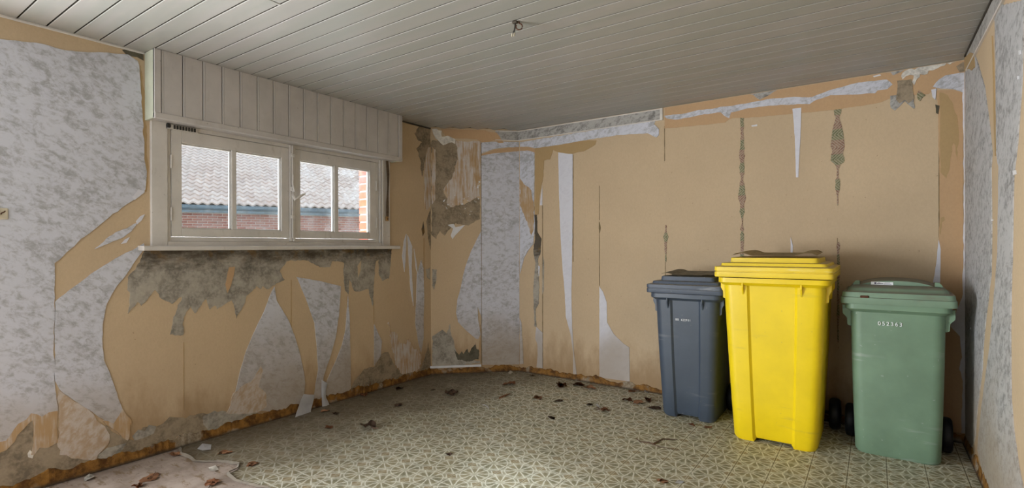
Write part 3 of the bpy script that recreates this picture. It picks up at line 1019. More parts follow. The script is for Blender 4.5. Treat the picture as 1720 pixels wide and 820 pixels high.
patch('B', [(897.5, 361), (902, 361), (903, 390), (909.6, 401), (908, 425), (904, 436), (905, 464), (906, 480), (905, 510), (900, 520), (901, 549), (898, 549), (897, 520.5), (896, 495), (897, 467), (900, 442), (896, 422), (899, 400)],
      'plaster', 2, 0.003, K, PL, tooth=0.002, step=0.014)
patch('B', [(912, 430), (914, 440), (913, 490), (911, 495)], 'plaster', 1, 0.002, K, PL)
for u, v0, v1 in ((911.5, 345, 618), (1006.8, 312, 370), (1006.8, 375, 480), (1116.3, 212, 271), (1117.5, 440, 470), (1406.5, 400, 560), (962.6, 260, 440), (1577, 160, 400), (1247.5, 300, 430)):
    patch('B', [(u - 0.5, v0), (u + 0.4, v0), (u + 0.6, v1), (u - 0.4, v1)], 'seam', 0.3, 0.0008, K, 'paper_seam')
patch('B', [(1006.2, 372), (1007.6, 374), (1009.2, 383), (1007.6, 392), (1005.8, 384)], 'seam', 0.6, 0.001, K, 'paper_seam')


def seam_column(uc, prof, mat='pattern', amp=0.005):
    left = [(uc - w_, v) for v, w_ in prof]
    right = [(uc + w_, v) for v, w_ in reversed(prof)]
    return patch('B', left + right, mat, 1, amp, K, 'patterned_paper_strip', 'strip of old green and maroon patterned paper in an open seam', step=0.016)


seam_column(1246.5, [(186, 3.5), (200, 3), (225, 2.5), (245, 3), (262, 5), (272, 3), (286, 3.5), (300, 1.8), (318, 5), (334, 6.5), (344, 3), (356, 4.5), (362, 2), (390, 1.2), (402, 3), (415, 2.5), (431, 3.5)])
seam_column(1407, [(173, 2.5), (180, 7), (190, 6), (198, 3), (212, 7), (222, 9), (232, 10), (246, 12), (256, 9), (264, 11), (270, 12), (276, 5), (284, 1.5), (298, 1.3), (303, 4), (313, 4), (322, 2.5), (345, 0.8)])
seam_column(1118.5, [(378, 1), (392, 2), (398, 4.5), (404, 2.5), (415, 1.8), (425, 1.5), (440, 0.8)])
seam_column(1589, [(207, 3.5), (225, 4.5), (240, 4), (257, 2.5)])
seam_column(1408, [(407, 1), (412, 3), (430, 2.2), (450, 2.5), (475, 1.6), (500, 2.0), (540, 1.2), (585, 0.8)])
patch('B', [(1543, 152), (1548, 156), (1554, 161), (1549, 164), (1545, 170), (1541, 166), (1540, 158)], 'pattern', 4, 0.002, K, 'patterned_paper_strip')
# peeled band beneath the ceiling
patch('B', [(1116, 178), (1250, 156), (1400, 132.5), (1520, 113), (1622, 97), (1622, 128), (1575, 146), (1560, 158), (1530, 160), (1500, 163), (1480, 172), (1400, 185), (1280, 196), (1225, 200), (1218, 206), (1160, 212), (1116, 216)],
      'tan_orange', 1, 0.003, K, label='peeled orange band of backing paper below the ceiling')
patch('B', [(1115.6, 195), (1149, 191), (1174, 185), (1197.6, 183), (1211, 179.5), (1236.6, 176.6), (1262, 172), (1295, 166), (1334, 163), (1365, 163), (1393, 152), (1441, 139), (1489.5, 134), (1499, 142), (1490, 150), (1474, 152),
            (1470, 157), (1426, 159), (1395, 160), (1371, 168), (1360, 175), (1334, 176), (1299, 177.5), (1275.6, 179.5), (1252, 183), (1228, 189), (1225, 199), (1217, 195), (1211, 189), (1178, 193), (1139, 201), (1119.5, 199)],
      'marble', 2, 0.003, K, label='wavy strip of marbled border paper')
patch('B', [(1260, 155), (1311, 147), (1295, 158), (1276, 168), (1270, 164)], 'marble_dark', 2, 0.002, K)
patch('B', [(1485, 118), (1529, 110.5), (1511, 122), (1500, 127), (1496, 122)], 'marble_dark', 2, 0.002, K)
patch('B', [(1466, 128), (1478, 125), (1480, 127), (1468, 130)], 'white_back', 2, 0.001, K)
patch('B', [(1262, 211), (1272, 209), (1272, 212), (1263, 213)], 'white_back', 2, 0.001, K)
patch('B', [(1495, 161), (1507, 160), (1535, 165), (1537, 180), (1535, 183), (1526, 176), (1520, 170), (1512, 178), (1503, 186), (1496, 181)], 'marble_dark', 1.5, 0.004, K, tooth=0.003)
patch('B', [(1507, 136), (1531, 133), (1533, 152), (1535.5, 165.6), (1526, 174), (1520, 168), (1511, 174), (1505, 168), (1507, 152)], 'plaster_brown', 3, 0.005, K, PL, tooth=0.003)
patch('B', [(1513.6, 128), (1520, 119.5), (1546.5, 113), (1579, 102), (1600, 97.5), (1621, 95), (1621, 99), (1590, 106), (1570.6, 117), (1553, 126), (1545, 125), (1540, 133), (1535.5, 143.6), (1532, 138), (1535, 127), (1522, 128), (1516, 134)],
      'plaster_white', 4, 0.008, K, 'plaster_flake', 'crumbling white filler below the ceiling', tooth=0.006, step=0.014)
patch('B', [(1606, 112), (1618, 104), (1621, 108), (1620, 120), (1612, 122)], 'plaster_brown', 3, 0.006, K, PL, tooth=0.004)
patch('B', [(1574, 152), (1600, 151), (1617.6, 156), (1617.6, 728), (1600, 726), (1578, 720), (1577, 475), (1578, 300)], 'tan_orange', 0.8, 0.002, K, label='orange backing paper beside the right corner')
patch('B', [(1578, 155), (1592, 160), (1605, 190), (1610, 230), (1608, 270), (1602, 240), (1598, 260), (1590, 300), (1580, 290), (1579, 220)], 'tan_dark', 1.4, 0.006, K)
patch('B', [(1580, 366), (1586, 364), (1587, 370), (1582, 374), (1580, 395), (1578, 392)], 'tan_dark', 1.4, 0.002, K)
patch('B', [(1567, 146), (1577, 134), (1588, 127), (1605, 124), (1621, 122), (1621, 157), (1601, 150), (1573, 148)], 'marble', 3, 0.003, K)
patch('B', [(1564, 151), (1573, 149), (1571, 168), (1566, 163)], 'marble_pale', 3, 0.002, K)
patch('B', [(1571, 176), (1578, 178), (1576, 192), (1572, 190)], 'plaster_dark', 3, 0.002, K, PL)
patch('B', [(1616, 150), (1621, 150), (1621, 728), (1614, 727), (1617, 640), (1611, 620), (1616, 600), (1612, 565), (1596, 548), (1607, 520), (1616, 500), (1618, 430), (1618, 380), (1619, 300)], 'marble_pale', 3, 0.003, K,
      label='narrow white paper strip down the right corner')
# wallpaper border with its beads, from the chimney corner to the mid wall
PB = (on_wall('B', 1109, 200)).x
for k2, a0, a1 in (('B', B.x - 0.002, PB), ('D', (on_wall('D', 832, 230) - A).dot(TD), LB + 0.002)):
    par = K if k2 == 'B' else D
    strip_at(k2, a0, a1, H - 0.094, H - 0.008, 'marble_dark', par, 'wallpaper_border', 0.004)['label'] = 'grey marbled wallpaper border'
    strip_at(k2, a0, a1, H - 0.012, H - 0.004, 'bead', par, 'border_bead', 0.009)['label'] = 'thin white bead'
    strip_at(k2, a0, a1, H - 0.099, H - 0.092, 'bead', par, 'border_bead', 0.009)
strip_at('B', PB, PB + 0.022, H - 0.100, H - 0.003, 'bead', K, 'border_bead', 0.010)
patch('D', [(820, 221), (834, 223), (846, 240), (836, 240), (826, 228)], 'tan_orange', 4, 0.002, D)

# ------------------------------------------------------------------ right wall
Rw = wall_right
patch('R', [(1622.5, 95), (1640, 95), (1655, 146), (1662, 200), (1668, 256), (1666, 280), (1667, 390), (1666, 463), (1657, 536), (1653, 580), (1651, 623), (1643, 687), (1639, 737), (1634, 752), (1622.5, 735)], 'marble_right', 2, 0.004, Rw,
      label='grey marbled wallpaper length in the right corner')
patch('R', [(1672, 10), (1674, 120), (1675, 256), (1679, 280), (1677, 426), (1668, 536), (1664, 580), (1658, 623), (1648, 702), (1643, 756), (1660, 830), (1722, 830), (1712, 780), (1704, 720), (1700, 671), (1699, 560), (1699, 536), (1702, 408),
            (1704, 300), (1711, 238), (1719, 130), (1722, 0)], 'marble_right', 2, 0.004, Rw, label='wide grey marbled wallpaper length on the right wall')
patch('R', [(1668, 60), (1671, 130), (1674, 200), (1675, 262), (1673, 262), (1671, 200), (1670, 130)], 'tan_dark', 2.5, 0.002, Rw)
for u, v, s in ((1716, 88, 3), (1713, 130, 2.2), (1706, 290, 3), (1632, 552, 1.5), (1668, 370, 1)):
    patch('R', [(u - s * 0.5, v - s), (u + s * 0.4, v - 1.4 * s), (u + s * 0.6, v + s), (u - s * 0.3, v + 1.4 * s)], 'white_back', 4, 0.002, Rw, 'paper_flake', step=0.01)
strip_at('R', YR + 0.01, YB - 0.14, H - 0.098, H - 0.006, 'marble_dark', Rw, 'wallpaper_border', 0.006)['label'] = 'grey marbled wallpaper border'
strip_at('R', YR + 0.01, YB - 0.10, H - 0.012, H - 0.002, 'gap', Rw, 'border_bead', 0.012)
strip_at('R', YR + 0.01, YB - 0.14, H - 0.106, H - 0.096, 'bead', Rw, 'border_bead', 0.010)
patch('R', [(1622.6, 97), (1632, 88), (1638, 90), (1640, 112), (1634, 118), (1630, 114), (1622.6, 120)], 'tan_dark', 5, 0.002, Rw, label='curled scrap of brown paper at the ceiling')

# ------------------------------------------------------------------ window
win = tag(empty('window_1', (XL, 2.14, 1.21)), None, kind='structure')
WOFF = Vector((-XL, -2.14, -1.21))


def wbox(name, lo, hi, mat='paint', bevel=0.003, parent=None):
    bm = bmesh.new()
    add_box(bm, Vector(lo) + WOFF, Vector(hi) + WOFF, None, bevel)
    return finish(name, bm, mat, parent or win)


xf = XL + 0.016
wbox('casing', (XL - 0.02, 1.258, 1.21), (xf + 0.004, 1.344, 1.960))
wbox('jamb', (XL - 0.09, 1.344, 1.21), (XL + 0.004, 1.366, 1.960))
wbox('jamb', (XL - 0.10, 2.916, 1.21), (XL + 0.004, 2.946, 1.960))
wbox('jamb_moulding', (XL - 0.04, 2.948, 1.21), (xf, 2.962, 1.960))
wbox('jamb_moulding', (XL - 0.04, 2.968, 1.21), (xf + 0.006, 2.988, 1.960))
wbox('casing', (XL - 0.02, 2.990, 1.21), (xf - 0.004, 3.064, 1.960))
wbox('head_rail', (XL - 0.09, 1.344, 1.915), (XL + 0.006, 2.97, 1.985))
wbox('bottom_rail', (XL - 0.09, 1.344, 1.205), (xf + 0.004, 2.965, 1.240))
wbox('bottom_rail', (XL - 0.09, 1.344, 1.240), (XL + 0.003, 2.948, 1.266))
wbox('meeting_post', (XL - 0.06, 2.126, 1.245), (xf, 2.146, 1.935))
wbox('meeting_post', (XL - 0.06, 2.148, 1.245), (xf + 0.008, 2.166, 1.935))


def sash(y0, y1, g0, m0, m1, g1, zb, gz0, gz1, zt):
    x0, x1 = XL - 0.034, XL + 0.008
    bm = bmesh.new()
    for lo, hi in (((x0, y0, zb), (x1, g0, zt)), ((x0, g1, zb), (x1, y1, zt)), ((x0, g0, zb), (x1, g1, gz0)), ((x0, g0, gz1), (x1, g1, zt))):
        add_box(bm, Vector(lo) + WOFF, Vector(hi) + WOFF, None, 0.002)
    # glazing rebates
    for a, b in ((g0, m0), (m1, g1)):
        for lo, hi in (((x0 + 0.004, a, gz0), (x1 - 0.014, b, gz0 + 0.006)), ((x0 + 0.004, a, gz1 - 0.008), (x1 - 0.014, b, gz1)),
                       ((x0 + 0.004, a, gz0), (x1 - 0.014, a + 0.005, gz1)), ((x0 + 0.004, b - 0.005, gz0), (x1 - 0.014, b, gz1))):
            add_box(bm, Vector(lo) + WOFF, Vector(hi) + WOFF, None, 0)
    s = finish('sash', bm, 'paint', win)
    wbox('muntin', (x0, m0, gz0 - 0.001), (x1 - 0.002, m1, gz1 + 0.001), parent=s)
    for a, b in ((g0, m0), (m1, g1)):
        wbox('glass_pane', (XL - 0.021, a, gz0), (XL - 0.018, b, gz1), 'glass', 0, s)
    return s


sash(1.368, 2.124, 1.424, 1.722, 1.753, 2.067, 1.270, 1.320, 1.838, 1.912)
sash(2.168, 2.914, 2.214, 2.506, 2.543, 2.850, 1.270, 1.320, 1.838, 1.912)
for yy in (1.366, 2.916):
    for v in (0.20, 0.80):
        zc = 1.30 + 0.52 * v
        h = tube('hinge', [Vector((XL + 0.010, yy, zc - 0.04)) + WOFF, Vector((XL + 0.010, yy, zc + 0.04)) + WOFF], 0.0065, 'paint', win)
        bm = bmesh.new()
# espagnolette bar with its lever
tube('latch_bar', [Vector((xf + 0.012, 2.140, z)) + WOFF for z in (1.27, 1.40, 1.62, 1.80, 1.93)], 0.006, 'paint', win)
for z in (1.42, 1.62, 1.86):
    wbox('latch_bracket', (xf, 2.128, z - 0.014), (xf + 0.022, 2.152, z + 0.014), 'paint', 0.004)
tube('latch_lever', [Vector(p) + WOFF for p in ((xf + 0.018, 2.142, 1.60), (xf + 0.030, 2.130, 1.575), (xf + 0.040, 2.140, 1.545), (xf + 0.046, 2.165, 1.560), (xf + 0.050, 2.195, 1.582), (xf + 0.050, 2.215, 1.592))],
     0.010, 'paint', win, 8, (0.8, 1.1, 1.2, 1.0, 0.9, 0.5))
tube('latch_lever', [Vector(p) + WOFF for p in ((xf + 0.018, 2.142, 1.72), (xf + 0.024, 2.132, 1.66), (xf + 0.030, 2.142, 1.60))], 0.007, 'paint', win)
# sill board
bm = bmesh.new()
prof = [(XL - 0.06, 1.190), (XL + 0.084, 1.186), (XL + 0.090, 1.190), (XL + 0.090, 1.208), (XL + 0.084, 1.213), (XL - 0.06, 1.216)]
add_loft(bm, [[Vector((a, 1.197, b)) + WOFF for a, b in prof], [Vector((a, 3.108, b)) + WOFF for a, b in prof]])
finish('window_sill', bm, 'paint', win)

# slotted vent strip under the shutter box
vent = tag(empty('vent_strip', (XL + 0.02, 1.42, 1.925)), 'short black toothed strip under the left end of the shutter box', 'vent strip')
bm = bmesh.new()
add_box(bm, (-0.016, -0.085, -0.018), (0.0, 0.09, 0.012))
finish('strip', bm, 'paint', vent)
for i in range(8):
    bm = bmesh.new()
    add_box(bm, (-0.001, -0.045 + i * 0.016, -0.014), (0.006, -0.036 + i * 0.016, 0.008))
    finish('tooth', bm, 'wire', vent)
bm = bmesh.new()
add_box(bm, (-0.001, -0.085, -0.012), (0.012, -0.062, 0.010), None, 0.004)
finish('catch', bm, 'wire', vent)

# shutter strap with its clip on the right-hand casing
strap = tag(empty('shutter_strap', (xf, 3.02, 1.43)), 'brown shutter strap hanging on the casing right of the window', 'strap')
bm = bmesh.new()
pr = []
for i in range(13):
    t = i / 12
    z = 0.52 * (1 - t) + 0.03 * t
    wv = 0.011 + 0.003 * math.sin(t * 9)
    cy_ = 0.004 * math.sin(t * 7)
    pr.append([bm.verts.new((0.006 + 0.012 * math.sin(t * math.pi), cy_ - wv, z)), bm.verts.new((0.010 + 0.012 * math.sin(t * math.pi), cy_ + wv, z))])
for i in range(12):
    bm.faces.new((pr[i][0], pr[i][1], pr[i + 1][1], pr[i + 1][0]))
bmesh.ops.solidify(bm, geom=bm.faces[:], thickness=0.002)
finish('webbing', bm, 'strap', strap, 40)
bm = bmesh.new()
add_box(bm, (-0.002, -0.013, -0.005), (0.014, 0.013, 0.035), None, 0.003)
finish('clip', bm, 'strap_faded', strap)
bm = bmesh.new()
add_box(bm, (0.012, -0.005, 0.006), (0.020, 0.006, 0.020), None, 0.002)
finish('buckle', bm, 'rust', strap)

# ------------------------------------------------------------------ boarded roller-shutter box
SB = tag(empty('shutter_box', (XL, 2.165, 1.936)), 'white boarded roller-shutter box above the window, meeting the plank ceiling', 'shutter box')
SO = Vector((-XL, -2.165, -1.936))
bx0, by0, by1, bz0, bz1 = XL + 0.130, 1.233, 3.096, 1.936, H - 0.001


def sbox(name, lo, hi, mat, bevel=0.002):
    bm = bmesh.new()
    add_box(bm, Vector(lo) + SO, Vector(hi) + SO, None, bevel)
    return finish(name, bm, mat, SB)


sbox('backing', (XL + 0.02, by0 + 0.02, bz0 + 0.02), (bx0 - 0.016, by1 - 0.02, bz1), 'gap', 0)
sbox('side_panel', (XL + 0.001, by0, bz0), (bx0 - 0.001, by0 + 0.018, bz1), 'paint_side')
sbox('side_panel', (XL + 0.001, by1 - 0.018, bz0), (bx0 - 0.001, by1, bz1), 'paint_side')
sbox('corner_bead', (bx0 - 0.016, by0, bz0 + 0.03), (bx0 + 0.003, by0 + 0.034, bz1), 'paint_box')
sbox('corner_bead', (bx0 - 0.016, by1 - 0.040, bz0 + 0.03), (bx0 + 0.003, by1, bz1), 'paint_box')
sbox('bottom_rail', (bx0 - 0.020, by0, bz0 - 0.004), (bx0 + 0.006, by1, bz0 + 0.032), 'paint_box', 0.004)
sbox('underside', (XL + 0.004, by0 + 0.018, bz0 + 0.004), (bx0 - 0.018, by1 - 0.018, bz0 + 0.016), 'paint_box', 0)
yy = by0 + 0.036
nb = 16
pw = (by1 - 0.042 - yy) / nb
for i in range(nb):
    bm = bmesh.new()
    a, b = yy + i * pw + 0.0020, yy + (i + 1) * pw - 0.0020
    x0, x1 = bx0 - 0.014, bx0 - 0.001 + random.uniform(-0.0006, 0.0006)
    prof = [(x0, a), (x1 - 0.002, a), (x1, a + 0.002), (x1, a + 0.009), (x1 - 0.0025, a + 0.0105), (x1, a + 0.012), (x1, b - 0.002), (x1 - 0.002, b), (x0, b)]
    add_loft(bm, [[Vector((p, q, bz0 + 0.030)) + SO for p, q in prof], [Vector((p, q, bz1)) + SO for p, q in prof]])
    finish('board', bm, 'paint_box', SB)

# outer brick leaf seen through the right pane
n = 0
z = 1.16
while z < 2.06:
    half = n % 2
    y1 = 2.93 + (0.21 if half else 0.10)
    bm = bmesh.new()
    add_box(bm, (XL - 0.225 - random.uniform(0, 0.003), 2.925, z), (XL - 0.118, y1, z + 0.054), None, 0.003)
    finish('brick', bm, 'brick_pier', wall_left)
    z += 0.066
    n += 1
box('mortar', (XL - 0.219, 2.932, 1.10), (XL - 0.116, 3.16, 2.08), 'mortar', wall_left)

# ------------------------------------------------------------------ outbuilding across the yard
tag(box('ground', (-32, -14, -0.45), (XL - 0.3, 30, -0.25), 'earth'), None, kind='structure')
G0 = Vector((-14.11, 5.86, 0))
E1 = Vector((0.445, 0.8955, 0)).normalized()
OUTW = Vector((E1.y, -E1.x, 0))          # toward us
UPH = -OUTW
ang = math.atan2(E1.y, E1.x)
ob = tag(empty('outbuilding', (G0.x, G0.y, -0.25), ang), 'low brick outbuilding with a wavy clay pantile roof seen through the window', 'building')
# local axes of the empty: x along the gutter, y up the roof (away), z up
ZG = 2.27 + 0.25
bm = bmesh.new()
add_box(bm, (-3.0, 0.262, 0.0), (9.0, 0.5, ZG - 0.05))
finish('wall', bm, 'mortar', ob)
bm = bmesh.new()
add_box(bm, (0, 0, 0), (0.21, 0.10, 0.053), None, 0.004)
brick_me = bpy.data.meshes.new('outbuilding_brick')
bmesh.ops.recalc_face_normals(bm, faces=bm.faces)
bm.to_mesh(bm_me := brick_me)
bm.free()
brick_me.materials.append(M['brick'])
rows = 9
cnt = 0
for r in range(rows):
    zz = ZG - 0.17 - 0.066 * (r + 1)
    s = -0.9 + (0.11 if r % 2 else 0)
    while s < 5.9:
        o = bpy.data.objects.new('brick', brick_me)
        o.parent = ob
        o.location = (s, 0.250 + random.uniform(-0.003, 0.003), zz)
        COL.objects.link(o)
        s += 0.222
        cnt += 1
# gutter: half-round channel with a rolled lip, and the board behind it
bm = bmesh.new()
prof = []
for i in range(9):
    a = math.pi + math.pi * i / 8
    prof.append((0.075 * math.cos(a) + 0.02, 0.10 * math.sin(a)))
prof2 = [(0.068 * math.cos(math.pi + math.pi * i / 8) + 0.02, 0.092 * math.sin(math.pi + math.pi * i / 8)) for i in range(8, -1, -1)]
ring = prof + prof2
add_loft(bm, [[Vector((s, a, ZG + b)) for a, b in ring] for s in (-3.0, 9.0)])
gut = finish('gutter', bm, 'zinc', ob, 40)
bm = bmesh.new()
add_tube(bm, [(-3.0, -0.056, ZG + 0.004), (9.0, -0.056, ZG + 0.004)], 0.012, 8)
gl = finish('gutter_lip', bm, 'zinc', gut, 60)
bm = bmesh.new()
add_box(bm, (-3.0, 0.10, ZG - 0.16), (9.0, 0.25, ZG + 0.02))
finish('fascia_board', bm, 'zinc', ob)
# pantiles
PT = math.radians(24)
TW, TL = 0.205, 0.33
NS = 8


def tile_geom(bm, ox=0.0, oy=0.0, oz=0.0):
    f0, f1, b0 = [], [], []
    for i in range(NS + 1):
        t = i / NS
        x = ox + (t - 0.02) * TW * 1.04
        h = 0.026 * math.sin(2 * math.pi * (t + 0.10)) + 0.004
        f0.append(bm.verts.new((x, oy - 0.03, oz + h + 0.034)))
        f1.append(bm.verts.new((x, oy - 0.03, oz + h - 0.004)))
        b0.append(bm.verts.new((x, oy + TL + 0.02, oz + h - 0.006)))
    for i in range(NS):
        bm.faces.new((f0[i], f0[i + 1], b0[i + 1], b0[i]))
        bm.faces.new((f1[i], f1[i + 1], f0[i + 1], f0[i]))


bm = bmesh.new()
tile_geom(bm)
tile_me = bpy.data.meshes.new('pantile')
bm.to_mesh(tile_me)
bm.free()
tile_me.polygons.foreach_set('use_smooth', [True] * len(tile_me.polygons))
tile_me.set_sharp_from_angle(angle=math.radians(50))
tile_me.materials.append(M['tile'])
bmr = bmesh.new()
RX = Matrix.Rotation(PT, 4, 'X')
count = 0
for r in range(24):
    for c in range(-7, 30):
        s = c * TW
        if r < 11 and -0.5 < s < 5.2:
            o = bpy.data.objects.new('roof_tile', tile_me)
            o.parent = ob
            o.matrix_local = Matrix.Translation((s + random.uniform(-0.003, 0.003), 0.0, ZG + 0.055)) @ RX @ Matrix.Translation((0, r * TL, random.uniform(-0.003, 0.003)))
            COL.objects.link(o)
            count += 1
        else:
            tile_geom(bmr, s, r * TL, random.uniform(-0.003, 0.003))
bmesh.ops.transform(bmr, matrix=Matrix.Translation((0, 0, ZG + 0.055)) @ RX, verts=bmr.verts)
far = finish('roof_tile_field', bmr, 'tile', ob, 50, False)
far['kind'] = 'stuff'
bm = bmesh.new()
add_box(bm, (-3.0, 0.05, -0.06), (9.0, 8.4, -0.028))
bmesh.ops.transform(bm, matrix=Matrix.Translation((0, 0, ZG + 0.055)) @ RX, verts=bm.verts)
finish('roof_deck', bm, 'gap', ob)


# ------------------------------------------------------------------ wheelie bins
def section(w_, d_, r_, z_, col=0.0, pan=0.0, lift=0.0, seg=5):
    pts = []

    def arc(cx, cy, a0):
        for i in range(seg + 1):
            a = a0 + math.pi / 2 * i / seg
            pts.append(Vector((cx + r_ * math.cos(a), cy + r_ * math.sin(a), z_)))
    hw, hd = w_ / 2, d_ / 2
    arc(-hw + r_, -hd + r_, math.pi)
    if col:
        pts.append(Vector((-hw + col, -hd, z_)))
        for k_ in (0, 1):
            xx = -hw + col + 0.014 if k_ == 0 else hw - col - 0.014
            pts.append(Vector((xx, -hd + pan, z_ + lift)))
        pts.append(Vector((hw - col, -hd, z_)))
    arc(hw - r_, -hd + r_, math.pi * 1.5)
    arc(hw - r_, hd - r_, 0)
    arc(-hw + r_, hd - r_, math.pi / 2)
    return pts


def rr(w_, y0, y1, r_, z_, seg=4):
    d_ = y1 - y0
    return [p + Vector((0, (y0 + y1) / 2, 0)) for p in section(w_, d_, r_, z_, seg=seg)]


def wheel(parent, x, y_, rad, wd):
    bm = bmesh.new()
    n_ = 24
    prof = [(-wd / 2, rad * 0.55), (-wd / 2, rad * 0.86), (-wd * 0.38, rad * 0.96), (-wd * 0.2, rad), (wd * 0.2, rad), (wd * 0.38, rad * 0.96), (wd / 2, rad * 0.86), (wd / 2, rad * 0.55)]
    add_loft(bm, [[Vector((a, b * math.cos(t * 2 * math.pi / n_), b * math.sin(t * 2 * math.pi / n_))) for a, b in prof] for t in range(n_)] + [[Vector((a, b, 0)) for a, b in prof]], False, False)
    bmesh.ops.remove_doubles(bm, verts=bm.verts, dist=1e-5)
    o = finish('wheel', bm, 'rubber', parent, 40)
    o.location = (x, y_, rad)
    bm = bmesh.new()
    add_tube(bm, [(-wd * 0.4, 0, 0), (wd * 0.4, 0, 0)], rad * 0.56, 20)
    finish('hub', bm, 'rubber', o, 40)
    return o


def text_mesh(txt, size, parent, loc, tilt, mat, name='number', sx=1.0, space=1.1):
    cu = bpy.data.curves.new('number_text', 'FONT')
    cu.body = txt
    cu.size = size
    cu.align_x = 'CENTER'
    cu.space_character = space
    cu.extrude = 0.0006
    tmp = bpy.data.objects.new('number_text', cu)
    COL.objects.link(tmp)
    bpy.context.view_layer.update()
    me = bpy.data.meshes.new_from_object(tmp)
    bpy.data.objects.remove(tmp)
    me.materials.clear()
    o = link(name, me, mat, parent)
    o.location = loc
    o.rotation_euler = (math.pi / 2 + tilt, 0, 0)
    o.scale = (sx, 1, 1)
    return o


def make_bin(name, label, loc, rz, w0, d0, w1, d1, hb, mb, ml, md, lid, col, pan, rim):
    t = tag(empty(name, loc, rz), label, 'bin')
    bm = bmesh.new()
    rings = []
    for f in (0, 0.02, 0.25, 0.5, 0.75, 1.0):
        z_ = hb * f
        k_ = -0.018 if f == 0 else 0
        w_, d_ = w0 + (w1 - w0) * f + k_, d0 + (d1 - d0) * f + k_
        bow = 0.006 * math.sin(f * math.pi)
        rings.append(section(w_ + bow, d_ + bow, 0.055, z_, col * (w_ / w0), pan, 0.022 if f < 0.03 and pan else 0))
    add_loft(bm, rings, True, False)
    finish('body', bm, mb, t, 35)
    # collar under the lid
    bm = bmesh.new()
    cw, cd_ = w1 + 0.05, d1 + 0.05
    add_loft(bm, [section(w1 + 0.005, d1 + 0.005, 0.05, hb - 0.040), section(cw, cd_, 0.05, hb - 0.022), section(cw, cd_, 0.05, hb + 0.006), section(w1 - 0.02, d1 - 0.02, 0.05, hb + 0.006)], False, True)
    finish('collar', bm, mb, t, 35)
    # gusset fins under the collar
    fr = -d1 / 2
    for xx in ((-w1 / 2 + col * 1.05, w1 / 2 - col * 1.05) if pan else ()):
        bm = bmesh.new()
        pr_ = [(fr + 0.016, hb - 0.02), (fr - 0.022, hb - 0.02), (fr - 0.020, hb - 0.05), (fr + 0.022, hb - 0.13)]
        add_loft(bm, [[Vector((xx - 0.004, a, b)) for a, b in pr_], [Vector((xx + 0.004, a, b)) for a, b in pr_]])
        finish('gusset', bm, mb, t)
    for sg in (-1, 1):
        for yy_ in (-d1 * 0.36, d1 * 0.1):
            bm = bmesh.new()
            a0 = w1 / 2
            gx = 0.024 if pan else 0.040
            pr_ = [(a0 - 0.02, hb - 0.01), (a0 + gx, hb - 0.01), (a0 + gx, hb - 0.06), (a0 + gx * 0.45, hb - 0.085), (a0 + gx * 0.40, hb - 0.125), (a0 - 0.02, hb - 0.14)]
            add_loft(bm, [[Vector((sg * a, yy_ - 0.012, b)) for a, b in pr_], [Vector((sg * a, yy_ + 0.012, b)) for a, b in pr_]])
            finish('gusset', bm, mb, t)
    # lid
    lw_, ly0, ly1 = lid
    z0 = hb + rim[0]
    hh = rim[1]
    bm = bmesh.new()
    if name != 'green':
        rings = [rr(lw_ - 0.02, ly0 + 0.01, ly1 - 0.01, 0.030, z0 + 0.008), rr(lw_ - 0.004, ly0 + 0.002, ly1, 0.030, z0), rr(lw_, ly0, ly1, 0.030, z0 + 0.004), rr(lw_, ly0, ly1, 0.030, z0 + hh * 0.46),
                 rr(lw_ - 0.008, ly0 + 0.004, ly1, 0.028, z0 + hh * 0.50), rr(lw_ - 0.008, ly0 + 0.004, ly1, 0.028, z0 + hh * 0.56), rr(lw_, ly0, ly1, 0.030, z0 + hh * 0.60), rr(lw_, ly0, ly1, 0.030, z0 + hh * 0.95),
                 rr(lw_ - 0.008, ly0 + 0.004, ly1 - 0.004, 0.028, z0 + hh), rr(lw_ - 0.060, ly0 + 0.030, ly1 - 0.03, 0.028, z0 + hh + 0.004), rr(lw_ - 0.070, ly0 + 0.036, ly1 - 0.04, 0.028, z0 + hh + 0.020),
                 rr(lw_ - 0.150, ly0 + 0.085, ly1 - 0.10, 0.028, z0 + hh + 0.024), rr(lw_ - 0.158, ly0 + 0.090, ly1 - 0.11, 0.028, z0 + hh + 0.052), rr(lw_ - 0.18, ly0 + 0.10, ly1 - 0.12, 0.026, z0 + hh + 0.055)]
    lo = None
    return t, bm, z0, hh, rings


def tile_top(t, w_, y0, y1, z_, mat, rise):
    """sagging grip plate across the lid, higher at both ends"""
    bm = bmesh.new()
    nx, ny = 20, 4
    g_ = []
    for j in range(ny + 1):
        yy_ = y0 + (y1 - y0) * j / ny
        rowv = []
        for i in range(nx + 1):
            s = -1 + 2 * i / nx
            e = min(1, max(0, (abs(s) - 0.52) / 0.16))
            e = e * e * (3 - 2 * e)
            dr = max(0, (abs(s) - 0.86) / 0.14)
            z1 = z_ + rise * e - rise * 0.9 * dr * dr + 0.002 * s * s + 0.016 * j / ny
            rowv.append(bm.verts.new((s * w_ / 2, yy_, z1)))
        g_.append(rowv)
    for j in range(ny):
        for i in range(nx):
            bm.faces.new((g_[j][i], g_[j][i + 1], g_[j + 1][i + 1], g_[j + 1][i]))
    bmesh.ops.solidify(bm, geom=bm.faces[:], thickness=0.006)
    o = finish('lid_plate', bm, mat, t, 40)
    o['label'] = 'dust-caked raised lid plate'
    return o


